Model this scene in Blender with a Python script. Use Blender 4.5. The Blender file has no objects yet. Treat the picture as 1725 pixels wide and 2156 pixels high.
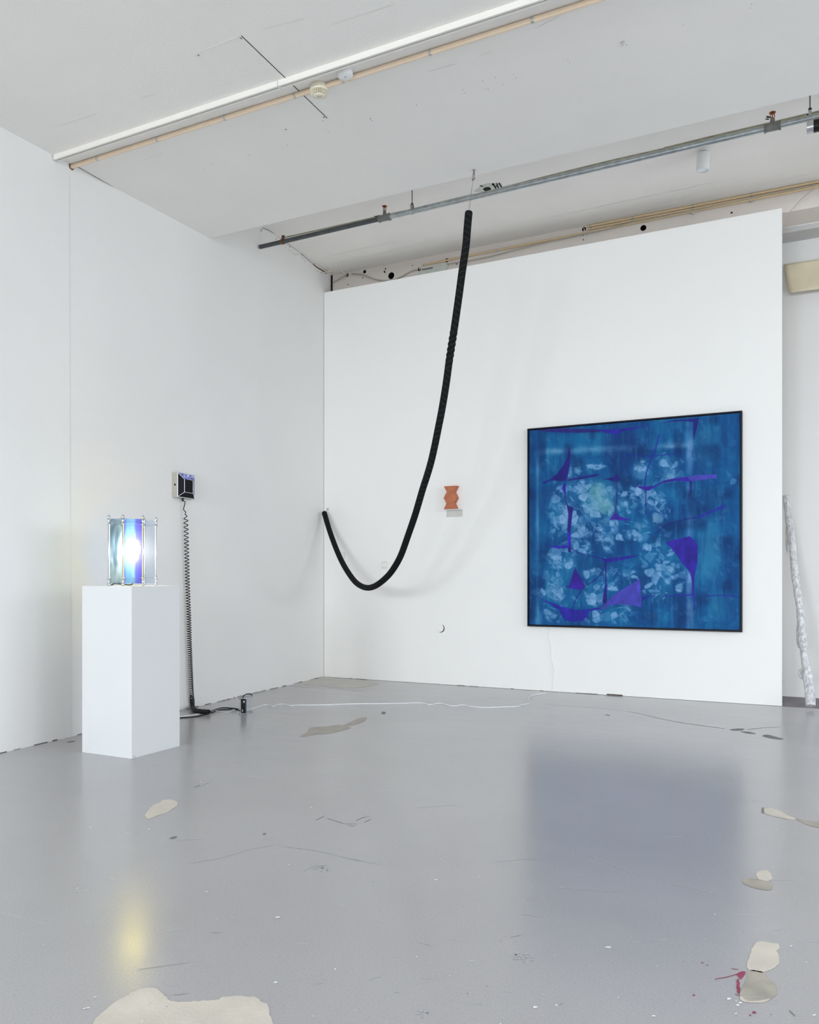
import bpy, bmesh, math, random
import numpy as np
from mathutils import Vector, Matrix
random.seed(7)
scene = bpy.context.scene
col = scene.collection
R = math.radians

# ------------------------------------------------------------------ camera
EYE = 1.05
FPX, CX, CY = 1710.0, 862.5, 1216.0
TH = math.atan(852.0 / FPX)
cam_d = bpy.data.cameras.new('camera')
cam_d.sensor_fit = 'HORIZONTAL'
cam_d.sensor_width = 36.0
cam_d.lens = FPX * 36.0 / 1725.0
cam_d.shift_y = (CY - 1078.0) / 1725.0
cam_d.clip_start = 0.05
cam = bpy.data.objects.new('camera', cam_d)
cam.location = (0, 0, EYE)
cam.rotation_euler = (R(90), 0, TH)
col.objects.link(cam)
scene.camera = cam

# ------------------------------------------------------------------ light
scene.view_settings.view_transform = 'Standard'
scene.view_settings.look = 'None'
scene.view_settings.gamma = 1.0
scene.view_settings.use_curve_mapping = False
scene.view_settings.exposure = 0.03
w = bpy.data.worlds.new('overcast_sky')
scene.world = w
w.use_nodes = True
w.node_tree.nodes['Background'].inputs[0].default_value = (0.86, 0.93, 1.0, 1)
w.node_tree.nodes['Background'].inputs[1].default_value = 0.9
def area(name, loc, rot, sx, sy, power, color):
    l = bpy.data.lights.new(name, 'AREA'); l.shape = 'RECTANGLE'; l.size = sx; l.size_y = sy
    l.energy = power; l.color = color
    o = bpy.data.objects.new(name, l); o.location = loc; o.rotation_euler = rot; col.objects.link(o)
    return o
FRONT_Y, RIGHT_X = -6.5, 5.0
WIN_F = [(-2.4, 1.7), (-0.3, 1.7), (1.8, 1.7), (3.9, 1.5)]          # centre x, width of the front windows
WIN_R = [(-3.4, 2.5), (-0.5, 2.5), (2.4, 2.5), (5.3, 2.5)]                            # centre y, width of the right windows
DAY = (0.85, 0.925, 1.0)
POW_F = [550, 480, 235, 50]
POW_R = [0, 80, 175, 175]
for (cx_, ww), pw in zip(WIN_F, POW_F):
    area('window_daylight', (cx_, FRONT_Y - 0.9, 2.2), (R(40), 0, 0), ww, 2.2, pw, DAY)
for (cy_, ww), pw in zip(WIN_R, POW_R):
    area('window_daylight', (RIGHT_X + 0.9, cy_, 2.2), (R(45), 0, R(90)), ww, 2.2, pw, DAY)

# ------------------------------------------------------------------ pixel to place
_f = Vector((-math.sin(TH), math.cos(TH), 0)); _r = Vector((math.cos(TH), math.sin(TH), 0)); _u = Vector((0, 0, 1))
E = Vector((0, 0, EYE))
def ray(px, py): return _f + _r * ((px - CX) / FPX) + _u * ((CY - py) / FPX)
def onplane(px, py, P, N):
    d = ray(px, py); t = (Vector(P) - E).dot(Vector(N)) / d.dot(Vector(N)); return E + d * t
def onz(px, py, z=0.0): return onplane(px, py, (0, 0, z), (0, 0, 1))
def ony(px, py, y): return onplane(px, py, (0, y, 0), (0, 1, 0))
def proj(v):
    d = Vector(v) - E; t = d.dot(_f); return CX + FPX * d.dot(_r) / t, CY - FPX * d.z / t
def depth(v): return (Vector(v) - E).dot(_f)

PART_Y = 7.28                       # face of the white partition
BACK_Y = 7.45                       # face of the concrete wall above it
NICHE_Y = 8.0                       # wall right of the partition
STEP_Y, STEP_Z, SLOPE = 5.30, 3.87, 0.063
BAY_Z = 4.30
LA = onz(0, 1586.5); LB = onz(679, 1425.8)
LDIR = (LB - LA).normalized(); LNOR = Vector((LDIR.y, -LDIR.x, 0))      # points into the room (+x)
def onleft(px, py, off=0.0): return onplane(px, py, LA + LNOR * off, LNOR)
def left_x(y): return LA.x + LDIR.x / LDIR.y * (y - LA.y)
CP, CN = Vector((0, STEP_Y, STEP_Z)), Vector((0, -SLOPE, 1)).normalized()
def onceil(px, py, drop=0.0): return onplane(px, py, CP - Vector((0, 0, drop)), CN)
def ceil_z(y): return STEP_Z + SLOPE * (y - STEP_Y)

# ------------------------------------------------------------------ materials
def sr(c):
    return tuple(((v / 255.0) / 12.92 if v / 255.0 <= 0.04045 else ((v / 255.0 + 0.055) / 1.055) ** 2.4) for v in c) + (1,)
def mat(name, rgb, rough=0.6, metal=0.0, spec=0.5, noise=None, bump=None, emit=None):
    m = bpy.data.materials.new(name); m.use_nodes = True
    nt = m.node_tree; b = nt.nodes['Principled BSDF']
    c = sr(rgb)
    b.inputs['Base Color'].default_value = c
    b.inputs['Roughness'].default_value = rough
    b.inputs['Metallic'].default_value = metal
    b.inputs['Specular IOR Level'].default_value = spec
    tc = nt.nodes.new('ShaderNodeTexCoord')
    if noise:
        sc, amt = noise[0], noise[1]
        n = nt.nodes.new('ShaderNodeTexNoise'); n.inputs['Scale'].default_value = sc; n.inputs['Detail'].default_value = 5
        nt.links.new(tc.outputs['Object'], n.inputs['Vector'])
        r = nt.nodes.new('ShaderNodeValToRGB')
        r.color_ramp.elements[0].position = 0.3; r.color_ramp.elements[1].position = 0.7
        r.color_ramp.elements[0].color = tuple(v * (1 - amt) for v in c[:3]) + (1,)
        r.color_ramp.elements[1].color = tuple(min(1, v * (1 + amt)) for v in c[:3]) + (1,)
        nt.links.new(n.outputs['Fac'], r.inputs[0]); nt.links.new(r.outputs[0], b.inputs['Base Color'])
    if bump:
        n = nt.nodes.new('ShaderNodeTexNoise'); n.inputs['Scale'].default_value = bump[0]; n.inputs['Detail'].default_value = 6
        nt.links.new(tc.outputs['Object'], n.inputs['Vector'])
        bp = nt.nodes.new('ShaderNodeBump'); bp.inputs['Strength'].default_value = bump[1]; bp.inputs['Distance'].default_value = bump[2]
        nt.links.new(n.outputs['Fac'], bp.inputs['Height']); nt.links.new(bp.outputs[0], b.inputs['Normal'])
    if emit:
        b.inputs['Emission Color'].default_value = sr(emit[0]); b.inputs['Emission Strength'].default_value = emit[1]
    return m

M = {}
M['wall_white'] = mat('white_wall_paint', (228, 226, 223), 0.85, noise=(1.2, 0.012), bump=(90, 0.15, 0.002))
M['partition'] = mat('fresh_white_partition_paint', (243, 241, 237), 0.8, noise=(0.9, 0.01), bump=(120, 0.1, 0.0015))
M['wall_left'] = mat('white_plaster_paint', (238, 236, 233), 0.85, noise=(1.1, 0.015), bump=(70, 0.25, 0.003))
M['ceil'] = mat('matt_ceiling_paint', (248, 245, 240), 0.9, noise=(1.4, 0.018), bump=(60, 0.35, 0.003))
M['bay'] = mat('old_ceiling_paint', (248, 244, 238), 0.9, noise=(1.6, 0.03), bump=(45, 0.4, 0.004))
M['pink'] = mat('old_pinkish_wall_paint', (230, 221, 213), 0.85, noise=(3, 0.03), bump=(50, 0.3, 0.003))
M['dirt'] = mat('olive_dirt_line', (150, 145, 118), 0.9, noise=(14, 0.25))
M['rust'] = mat('rusty_stain', (116, 84, 58), 0.9, noise=(60, 0.4))
M['grime'] = mat('dark_grime', (92, 84, 76), 0.95, noise=(40, 0.5))
M['hole'] = mat('dark_hole', (34, 30, 28), 0.95)
M['concrete'] = mat('bare_concrete', (208, 200, 188), 0.75, noise=(9, 0.09), bump=(80, 0.3, 0.002))
M['concrete_dark'] = mat('dark_bare_concrete', (170, 164, 152), 0.7, noise=(14, 0.16), bump=(80, 0.3, 0.002))
M['patch_faint'] = mat('thinly_worn_paint', (192, 188, 182), 0.5, noise=(6, 0.05))
M['concrete_mid'] = mat('worn_concrete', (170, 163, 153), 0.6, noise=(14, 0.12))
M['crack'] = mat('floor_crack', (126, 123, 121), 0.8, noise=(40, 0.3))
M['scuff'] = mat('pale_scuff', (188, 189, 191), 0.6, noise=(80, 0.1))
M['chip'] = mat('white_paint_fleck', (240, 240, 236), 0.6)
M['red'] = mat('crimson_paint_smear', (152, 62, 86), 0.6, noise=(60, 0.25))
M['subfloor'] = mat('dirty_unpainted_floor', (128, 124, 128), 0.75, noise=(7, 0.2), bump=(60, 0.4, 0.003))
M['pedestal'] = mat('satin_white_plinth_paint', (221, 222, 221), 0.5, noise=(3, 0.006))
M['pedestal_scuff'] = mat('pencil_scuff', (150, 155, 165), 0.8, noise=(90, 0.4))
M['track'] = mat('white_powder_coat', (240, 236, 228), 0.45)
M['track_slot'] = mat('grey_track_slot', (120, 116, 116), 0.7)
M['tan_pipe'] = mat('beige_conduit_paint', (236, 213, 186), 0.55, noise=(20, 0.02))
M['yellow_pipe'] = mat('yellowed_conduit', (226, 200, 158), 0.55, noise=(25, 0.04))
M['galv'] = mat('galvanised_steel', (176, 182, 184), 0.38, 0.85, noise=(26, 0.18))
M['dark_steel'] = mat('dull_dark_steel', (92, 96, 98), 0.6, 0.5, noise=(18, 0.15))
M['fitting'] = mat('grey_cast_fitting', (132, 132, 128), 0.6, 0.4, noise=(30, 0.2))
M['brass'] = mat('reddish_brass', (150, 84, 48), 0.4, 0.7, noise=(60, 0.3))
M['rod'] = mat('threaded_rod_steel', (122, 120, 104), 0.5, 0.5)
M['black_plastic'] = mat('black_plastic', (10, 10, 12), 0.45)
M['black_rubber'] = mat('black_rubber', (14, 14, 15), 0.55)
M['cream'] = mat('aged_cream_plastic', (232, 225, 203), 0.5)
M['cream_line'] = mat('cream_vent_shadow', (186, 172, 142), 0.7)
M['white_plastic'] = mat('white_plastic', (238, 238, 237), 0.4)
M['socket'] = mat('ivory_socket_plastic', (225, 225, 216), 0.45)
M['clip'] = mat('zinc_clip', (196, 196, 192), 0.35, 0.7, noise=(200, 0.3))
M['silver'] = mat('polished_silver_metal', (205, 208, 211), 0.28, 0.85)
M['box_metal'] = mat('brushed_warm_steel', (190, 186, 178), 0.45, 0.5, noise=(60, 0.08))
M['solder'] = mat('silver_solder_line', (222, 222, 236), 0.3, 0.6)
M['black_glass'] = mat('black_mirror_glass', (12, 12, 18), 0.35, 0.0, 0.12)
M['white_cord'] = mat('white_cord_rubber', (243, 244, 246), 0.5)
M['grey_cord'] = mat('grey_cord_sheath', (188, 180, 166), 0.6)
M['frame'] = mat('dark_navy_wood_frame', (14, 15, 26), 0.5, 0, 0.25)
M['terracotta'] = mat('burnt_clay', (186, 112, 78), 0.75, noise=(26, 0.14), bump=(50, 0.4, 0.002))
M['shelf_steel'] = mat('pale_steel_plate', (206, 203, 197), 0.5, 0.2, noise=(30, 0.03))
M['canvas_cloth'] = mat('tan_canvas', (222, 210, 182), 0.85, noise=(5, 0.08), bump=(12, 0.5, 0.01))
M['galv_plate'] = mat('pale_green_grey_plate', (208, 212, 202), 0.6, noise=(20, 0.05))
M['rail_grey'] = mat('grey_window_rail', (196, 196, 194), 0.6, noise=(10, 0.05))
M['soot'] = mat('black_spotlight', (40, 38, 38), 0.35, 0.6)

# painted screed floor: grey enamel, glossy, worn unevenly
def floor_mat():
    m = bpy.data.materials.new('grey_enamel_floor'); m.use_nodes = True
    nt = m.node_tree; b = nt.nodes['Principled BSDF']; N = nt.nodes.new; L = nt.links.new
    tc = N('ShaderNodeTexCoord')
    n1 = N('ShaderNodeTexNoise'); n1.inputs['Scale'].default_value = 0.7; n1.inputs['Detail'].default_value = 4
    n2 = N('ShaderNodeTexNoise'); n2.inputs['Scale'].default_value = 160; n2.inputs['Detail'].default_value = 3
    mp = N('ShaderNodeMapping'); mp.inputs['Rotation'].default_value = (0, 0, R(24)); mp.inputs['Scale'].default_value = (1, 9, 1)
    n3 = N('ShaderNodeTexNoise'); n3.inputs['Scale'].default_value = 1.5; n3.inputs['Detail'].default_value = 8; n3.inputs['Roughness'].default_value = 0.65
    for n in (n1, n2): L(tc.outputs['Object'], n.inputs['Vector'])
    L(tc.outputs['Object'], mp.inputs['Vector']); L(mp.outputs[0], n3.inputs['Vector'])
    r1 = N('ShaderNodeValToRGB'); r1.color_ramp.elements[0].color = sr((165, 163, 164)); r1.color_ramp.elements[1].color = sr((173, 171, 172))
    r1.color_ramp.elements[0].position = 0.35; r1.color_ramp.elements[1].position = 0.65
    L(n1.outputs['Fac'], r1.inputs[0])
    mx = N('ShaderNodeMix'); mx.data_type = 'RGBA'; mx.blend_type = 'OVERLAY'; mx.inputs['Factor'].default_value = 0.16
    L(r1.outputs[0], mx.inputs[6]); L(n2.outputs['Fac'], mx.inputs[7])
    r3 = N('ShaderNodeValToRGB'); r3.color_ramp.elements[0].position = 0.66; r3.color_ramp.elements[1].position = 0.80
    r3.color_ramp.elements[0].color = (0, 0, 0, 1); r3.color_ramp.elements[1].color = (0.35, 0.35, 0.35, 1)
    L(n3.outputs['Fac'], r3.inputs[0])
    mx2 = N('ShaderNodeMix'); mx2.data_type = 'RGBA'; mx2.inputs[7].default_value = sr((196, 199, 203))
    L(r3.outputs[0], mx2.inputs['Factor']); L(mx.outputs[2], mx2.inputs[6])
    L(mx2.outputs[2], b.inputs['Base Color'])
    rr = N('ShaderNodeMapRange'); rr.inputs[3].default_value = 0.16; rr.inputs[4].default_value = 0.29
    L(n3.outputs['Fac'], rr.inputs[0]); L(rr.outputs[0], b.inputs['Roughness'])
    b.inputs['Specular IOR Level'].default_value = 0.85
    bp = N('ShaderNodeBump'); bp.inputs['Strength'].default_value = 0.12; bp.inputs['Distance'].default_value = 0.01
    n4 = N('ShaderNodeTexNoise'); n4.inputs['Scale'].default_value = 2.2; n4.inputs['Detail'].default_value = 2
    L(tc.outputs['Object'], n4.inputs['Vector']); L(n4.outputs['Fac'], bp.inputs['Height']); L(bp.outputs[0], b.inputs['Normal'])
    return m
M['floor'] = floor_mat()

# ------------------------------------------------------------------ mesh helpers
class MB:
    """collects shapes, then links them as one mesh object"""
    def __init__(self): self.v = []; self.f = []; self.mi = []; self.uv = {}; self.sm = []
    def add(self, verts, faces, mi=0, smooth=False):
        o = len(self.v); self.v += [tuple(p) for p in verts]
        for f in faces: self.f.append([i + o for i in f]); self.mi.append(mi); self.sm.append(smooth)
        return self
    def box(self, a, b, mi=0, rot=None, org=None):
        x0, y0, z0 = a; x1, y1, z1 = b
        vs = [Vector(p) for p in ((x0,y0,z0),(x1,y0,z0),(x1,y1,z0),(x0,y1,z0),(x0,y0,z1),(x1,y0,z1),(x1,y1,z1),(x0,y1,z1))]
        if rot is not None: vs = [rot @ v + (org or Vector()) for v in vs]
        return self.add(vs, [(0,3,2,1),(4,5,6,7),(0,1,5,4),(1,2,6,5),(2,3,7,6),(3,0,4,7)], mi)
    def poly(self, pts, mi=0):
        return self.add(pts, [list(range(len(pts)))], mi)
    def prism(self, pts, off, mi=0):
        n = len(pts); off = Vector(off); a = [Vector(p) for p in pts]; b = [p + off for p in a]
        return self.add(a + b, [list(range(n))[::-1], list(range(n, 2*n))] + [(i, (i+1) % n, n + (i+1) % n, n + i) for i in range(n)], mi)
    def tube(self, pts, rad, seg=10, mi=0, caps=True, smooth=True, uvf=None, radf=None):
        pts = [Vector(p) for p in pts]; n = len(pts)
        if not callable(rad): rr = [rad] * n if not isinstance(rad, (list, tuple)) else rad
        vs = []; T = []
        for i in range(n):
            t = (pts[min(i+1, n-1)] - pts[max(i-1, 0)]).normalized(); T.append(t)
        up = Vector((0, 0, 1)) if abs(T[0].z) < 0.9 else Vector((1, 0, 0))
        nrm = (up - T[0] * up.dot(T[0])).normalized()
        o = len(self.v); s = 0.0
        for i in range(n):
            if i: s += (pts[i] - pts[i-1]).length
            nrm = (nrm - T[i] * nrm.dot(T[i])).normalized(); bn = T[i].cross(nrm)
            for k in range(seg):
                a = 2 * math.pi * k / seg
                r = rr[i] * (radf(s, a) if radf else 1)
                vs.append(pts[i] + (nrm * math.cos(a) + bn * math.sin(a)) * r)
        fs = []
        for i in range(n-1):
            for k in range(seg):
                k2 = (k+1) % seg
                fs.append((i*seg+k, i*seg+k2, (i+1)*seg+k2, (i+1)*seg+k))
        self.add(vs, fs, mi, smooth)
        if caps:
            self.add(vs[:seg], [list(range(seg))[::-1]], mi); self.add(vs[-seg:], [list(range(seg))], mi)
        return self
    def lathe(self, prof, c=(0,0,0), axis=Vector((0,0,1)), seg=24, mi=0, smooth=True):
        axis = Vector(axis).normalized(); q = Vector((0,0,1)).rotation_difference(axis).to_matrix(); c = Vector(c)
        vs = [c + q @ Vector((r*math.cos(2*math.pi*k/seg), r*math.sin(2*math.pi*k/seg), z)) for r, z in prof for k in range(seg)]
        fs = [(i*seg+k, i*seg+(k+1) % seg, (i+1)*seg+(k+1) % seg, (i+1)*seg+k) for i in range(len(prof)-1) for k in range(seg)]
        self.add(vs, fs, mi, smooth)
        self.add(vs[:seg], [list(range(seg))[::-1]], mi); self.add(vs[-seg:], [list(range(seg))], mi)
        return self
    def disc(self, c, n, r, mi=0, seg=16, jit=0.0, ry=None, x_axis=None):
        n = Vector(n).normalized(); a = Vector(x_axis) if x_axis else n.orthogonal().normalized(); b = n.cross(a)
        pts = []
        for k in range(seg):
            q = 1 + random.uniform(-jit, jit)
            pts.append(Vector(c) + a*math.cos(2*math.pi*k/seg)*r*q + b*math.sin(2*math.pi*k/seg)*(ry or r)*q)
        return self.poly(pts, mi)
    def build(self, name, mats, parent=None, bevel=0.0):
        me = bpy.data.meshes.new(name)
        org = parent_origin(parent)
        me.from_pydata([tuple(Vector(v) - org) for v in self.v], [], self.f)
        if not isinstance(mats, (list, tuple)): mats = [mats]
        for m in mats: me.materials.append(m)
        me.polygons.foreach_set('material_index', self.mi)
        me.polygons.foreach_set('use_smooth', self.sm)
        me.update()
        o = bpy.data.objects.new(name, me); col.objects.link(o)
        if parent: o.parent = parent
        if bevel:
            bm = o.modifiers.new('bevel', 'BEVEL'); bm.width = bevel; bm.segments = 2; bm.limit_method = 'ANGLE'
        return o
def parent_origin(p):
    v = Vector((0, 0, 0))
    while p: v += Vector(p.location); p = p.parent
    return v
def tag(o, label=None, cat=None, group=None, kind=None):
    if label: o['label'] = label
    if cat: o['category'] = cat
    if group: o['group'] = group
    if kind: o['kind'] = kind
    return o
def empty(name, loc, label, cat, group=None):
    o = bpy.data.objects.new(name, None); o.empty_display_size = 0.05; col.objects.link(o); o.location = Vector(loc)
    return tag(o, label, cat, group)
def spline(pts, n=8):
    """Catmull-Rom through the points"""
    P = [Vector(p) for p in pts]; P = [P[0]*2 - P[1]] + P + [P[-1]*2 - P[-2]]; out = []
    for i in range(1, len(P)-2):
        for k in range(n):
            t = k / n; a, b, c, d = P[i-1], P[i], P[i+1], P[i+2]
            out.append(0.5*((2*b) + (c-a)*t + (2*a-5*b+4*c-d)*t*t + (3*b-a-3*c+d)*t**3))
    out.append(P[-2]); return out

# ================================================================== THE ROOM
def blob(pixels, z=0.0008, rag=0.004, sub=7):
    """closed outline on the floor with a slightly ragged edge"""
    P = [onz(*p) for p in pixels]; out = []
    n = len(P)
    for i in range(n):
        p0, p1, p2, p3 = P[i-1], P[i], P[(i+1) % n], P[(i+2) % n]
        for k in range(sub):
            t = k/sub
            q = 0.5*((2*p1) + (p2-p0)*t + (2*p0-5*p1+4*p2-p3)*t*t + (3*p1-p0-3*p2+p3)*t**3)
            q += Vector((random.uniform(-rag, rag), random.uniform(-rag, rag), 0))*.6
            out.append(Vector((q.x, q.y, z)))
    return out
fl = MB()
FX0, FX1 = -5.2, RIGHT_X + 0.3
fl.box((FX0, FRONT_Y - 0.5, -0.2), (FX1, PART_Y, 0.0), 0)
fl.box((FX0, PART_Y, -0.2), (FX1, NICHE_Y + 0.3, -0.012), 5)
F_ = lambda px, mi, z=0.0008, rag=0.004: fl.poly(blob(px, z, rag), mi)
# large pale patches of bare screed
F_([(196,2175),(202,2145),(243,2110),(262,2100),(278,2090),(295,2082),(318,2080),(334,2084),(345,2095),(358,2106),(378,2110),(415,2108),(455,2106),(470,2100),(500,2097),(520,2099),(538,2100),(552,2110),(565,2117),(568,2135),(576,2160),(600,2240),(400,2320),(220,2300),(185,2220)], 1, rag=0.003)
F_([(1582,2003),(1592,1986),(1605,1982),(1622,1985),(1640,1988),(1641,1998),(1636,2003),(1641,2015),(1640,2030),(1628,2040),(1612,2046),(1604,2048),(1592,2046),(1576,2042),(1574,2028)], 1, rag=0.002)
F_([(1577,2044),(1606,2047),(1618,2060),(1634,2076),(1636,2092),(1622,2104),(1600,2108),(1575,2110),(1558,2100),(1562,2082),(1572,2062)], 2, rag=0.002)
F_([(1560,2098),(1575,2108),(1600,2107),(1622,2103),(1610,2111),(1585,2112),(1562,2108)], 1, 0.001, 0.001)
F_([(1592,1842),(1600,1834),(1616,1833),(1625,1843),(1626,1852),(1614,1856),(1600,1853)], 1, rag=0.002)
F_([(1564,1857),(1572,1850),(1590,1850),(1612,1855),(1628,1862),(1624,1873),(1608,1874),(1588,1870),(1572,1864)], 2, 0.0009, 0.002)
F_([(1608,1704),(1620,1702),(1640,1706),(1660,1717),(1676,1723),(1672,1727),(1650,1723),(1625,1718),(1610,1712)], 1, rag=0.002)
F_([(1605,1701),(1609,1702),(1609,1712),(1604,1711)], 4, 0.001, 0.001)
F_([(1676,1723),(1700,1728),(1740,1732),(1740,1744),(1710,1740),(1690,1733)], 3, 0.0009, 0.002)
F_([(306,1716),(312,1707),(322,1696),(336,1690),(345,1685),(360,1684),(372,1688),(374,1695),(365,1702),(350,1712),(330,1718),(316,1724),(308,1723)], 1, rag=0.003)
F_([(632,1549),(645,1543),(655,1532),(690,1529),(712,1526),(722,1527),(738,1520),(755,1512),(772,1511),(770,1517),(750,1526),(733,1528),(738,1533),(715,1540),(690,1545),(662,1547),(640,1551)], 3, rag=0.008)
F_([(650,1429),(676,1425.5),(720,1428.5),(760,1432),(800,1438),(770,1446),(735,1449),(700,1447),(660,1443),(625,1441)], 9, rag=0.01)
# dark scars and cracks
for px in [[(1606,1549),(1617,1547),(1640,1553),(1650,1556.5),(1632,1556),(1612,1552)],
           [(1538,1536),(1556,1534),(1568,1535),(1560,1538),(1545,1538)],[(1560,1540),(1578,1541),(1592,1545),(1574,1544)],
           [(803,1501),(808,1498),(812,1500),(811,1503),(804,1503)],[(358,1764),(370,1761),(372,1763),(362,1767)],
           [(553,1756),(558,1754),(561,1756),(556,1758)],[(1275,1505),(1285,1506),(1283,1507)],[(150,1560),(158,1561),(152,1563),(141,1562)]]:
    F_(px, 4, 0.0009, 0.001)
def streak(px, wd, mi, z=0.001):
    P = [onz(*p) for p in px]
    for a, b in zip(P, P[1:]):
        d = (b-a).normalized(); n = Vector((-d.y, d.x, 0)) * wd/2
        fl.poly([Vector((q.x, q.y, z)) for q in (a-n, b-n, b+n, a+n)], mi)
streak([(560,1440),(640,1447),(700,1449),(765,1456)], 0.006, 4)
streak([(1323,1498),(1345,1502),(1385,1512),(1430,1521)], 0.005, 4); streak([(1430,1521),(1480,1528),(1525,1534)], 0.008, 4)
streak([(1150,1482),(1190,1487),(1250,1490),(1310,1495)], 0.003, 4); streak([(1574,1536),(1610,1532),(1640,1531)], 0.006, 4)
for px in [[(666,1727),(683,1718)],[(690,1724),(705,1728),(720,1733)],[(720,1734),(740,1735),(753,1735)],[(750,1728),(765,1721),(780,1719)],[(768,1731),(782,1725)],[(733,1739),(748,1739)],[(1663,2128),(1675,2140)]]:
    streak(px, 0.003, 4)
streak([(290,2042),(350,2034),(400,2027)], 0.0012, 4)
for px in [[(400,1818),(470,1806),(520,1790),(575,1779)],[(600,1783),(660,1790),(700,1798)],[(730,1808),(800,1820)],[(640,1835),(660,1824),(690,1822)],[(340,1771),(420,1767)],[(1040,1815),(1130,1808)],[(1250,1806),(1330,1838)],[(1100,1925),(1150,1932)],[(880,1983),(910,1992)],[(778,2062),(802,2055)],[(700,1800),(760,1812)],[(405,1661),(440,1648)],[(1180,1870),(1290,1878)],[(450,1609),(520,1603)],[(880,1700),(960,1695)],[(1420,1860),(1500,1880)]]:
    streak(px, 0.0025, 6)
for (x, y, r_) in [(581,2069,.006),(1281,1995,.008),(1128,2121,.007),(1172,2117,.004),(584,1932,.007),(655,1700,.004),(608,1821,.003),(423,1647,.005),(435,1878,.004),(1535,2104,.007),(1554,2117,.006),(1560,2112,.005),(1666,1992,.004),(1550,2135,.004),(1715,2138,.004),(1377,2140,.005),(918,1853,.006),(706,2041,.003),(314,1746,.003),(186,2123,.005),(178,2124,.004),(200,2100,.003)]:
    c = onz(x, y); fl.disc((c.x, c.y, 0.0012), (0,0,1), r_, 7, 9, 0.35, r_*0.7)
for (x, y, r_) in [(675,1830,.02),(684,1826,.018),(1095,2012,.02),(1108,2016,.022),(1100,2020,.016),(895,2133,.015),(420,1655,.02),(785,1855,.008)]:
    c = onz(x, y)
    for k in range(9):
        fl.disc((c.x + random.uniform(-r_, r_)*1.6, c.y + random.uniform(-r_, r_), 0.0011), (0,0,1), r_*random.uniform(.08,.28), 6, 7, 0.4)
for k in range(150):
    x = random.uniform(0, 1725); y = 1560 + 596*random.random()**0.8; c = onz(x, y); r_ = random.uniform(.0008, .0022)
    fl.disc((c.x, c.y, 0.0011), (0,0,1), r_, random.choice([4, 6, 6, 7]), 6, 0.3)
for k in range(40):
    x = random.uniform(100, 1700); y = 1600 + 556*random.random(); a = random.uniform(-.3, .5); l = random.uniform(8, 45)
    streak([(x, y), (x+l, y-a*l*.4)], random.uniform(.0008, .0016), random.choice([6, 6, 6, 4]), 0.001)
# crimson smears by the screed patch
F_([(1552,2052),(1562,2046),(1570,2047),(1566,2056),(1560,2062),(1556,2058)], 8, 0.0011, 0.002)
F_([(1552,2066),(1557,2064),(1558,2092),(1553,2088)], 8, 0.0011, 0.003)
streak([(1506,2062),(1530,2058),(1555,2051)], 0.003, 8); streak([(1540,2040),(1556,2042)], 0.003, 8); streak([(1548,2093),(1560,2098)], 0.003, 8)
for (x, y, r_) in [(1440,2025,.002),(1480,2028,.004),(1490,2033,.003),(1462,2096,.004),(1588,2132,.005),(1580,2138,.003),(985,2093,.002),(1565,1963,.002)]:
    c = onz(x, y); fl.disc((c.x, c.y, 0.0012), (0,0,1), r_, 8, 7, 0.4)
floor = fl.build('floor', [M['floor'], M['concrete'], M['concrete_dark'], M['concrete_mid'], M['crack'], M['subfloor'], M['scuff'], M['chip'], M['red'], M['patch_faint']])
tag(floor, kind='structure')

# left wall (slightly out of square with the partition)
lw = MB()
def LP(y, off=0): p = Vector((left_x(y), y, 0)) + LNOR*off; return p
y0, y1 = FRONT_Y - 0.4, NICHE_Y + 0.3
a, b = LP(y0), LP(y1)
lw.prism([(a.x, a.y, -0.01), (b.x, b.y, -0.01), (b.x-0.3, b.y, -0.01), (a.x-0.3, a.y, -0.01)][::-1], (0, 0, 4.6), 0)
def lmark(px, py, r_, mi=1):
    c = onleft(px, py, 0.0015); lw.disc(c, LNOR, r_, mi, 8, 0.4)
def lstreak(px, wd, mi, off=0.002):
    P = [onleft(*p, off) for p in px]
    for q, s in zip(P, P[1:]):
        d = (s-q).normalized(); n = LNOR.cross(d)*wd/2; lw.poly([q-n, s-n, s+n, q+n], mi)
# seam of the plaster boards
lstreak([(147,372),(150,1553)], 0.004, 3, 0.0012)
# grime along the old ceiling joint and the foot of the wall
pts = [(552,478),(566,484),(580,492),(590,500),(606,512),(620,522),(634,532),(648,545),(660,555),(668,562),(680,569),(688,575)]
for i in range(len(pts)-1):
    a, b = pts[i], pts[i+1]
    lstreak([(a[0], a[1]+1), (b[0], b[1]+1)], 0.005 if i < 8 else 0.014, 1 if i < 8 else 2)
for k in range(26):
    t = random.random(); x = 600+88*t; y = 512+64*t + random.uniform(2, 10); lmark(x, y, random.uniform(.002, .006), random.choice([1, 2]))
for x, y in [(552,483),(549,484),(550.5,487),(582,503),(610,520),(634,534),(636,537)]: lmark(x, y, 0.006, 1)
P = [(0,1586.2),(100,1562.5),(173,1545.2),(380,1496.2),(470,1475),(500,1467.5),(560,1453.5),(620,1439.4),(679,1425.5)]
for i in range(len(P)-1):
    n = 7
    for k in range(n):
        if random.random() < (0.35 if P[i][0] < 380 else 0.75):
            xa = P[i][0] + (P[i+1][0]-P[i][0])*k/n; xb = P[i][0] + (P[i+1][0]-P[i][0])*(k+1)/n
            ya = P[i][1] + (P[i+1][1]-P[i][1])*k/n; yb = P[i][1] + (P[i+1][1]-P[i][1])*(k+1)/n
            lstreak([(xa, ya-0.4), (xb, yb-0.4)], random.uniform(.002, .006), 1)
tag(lw.build('wall_left', [M['wall_left'], M['grime'], M['rust'], M['wall_white']]), kind='structure')

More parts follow.
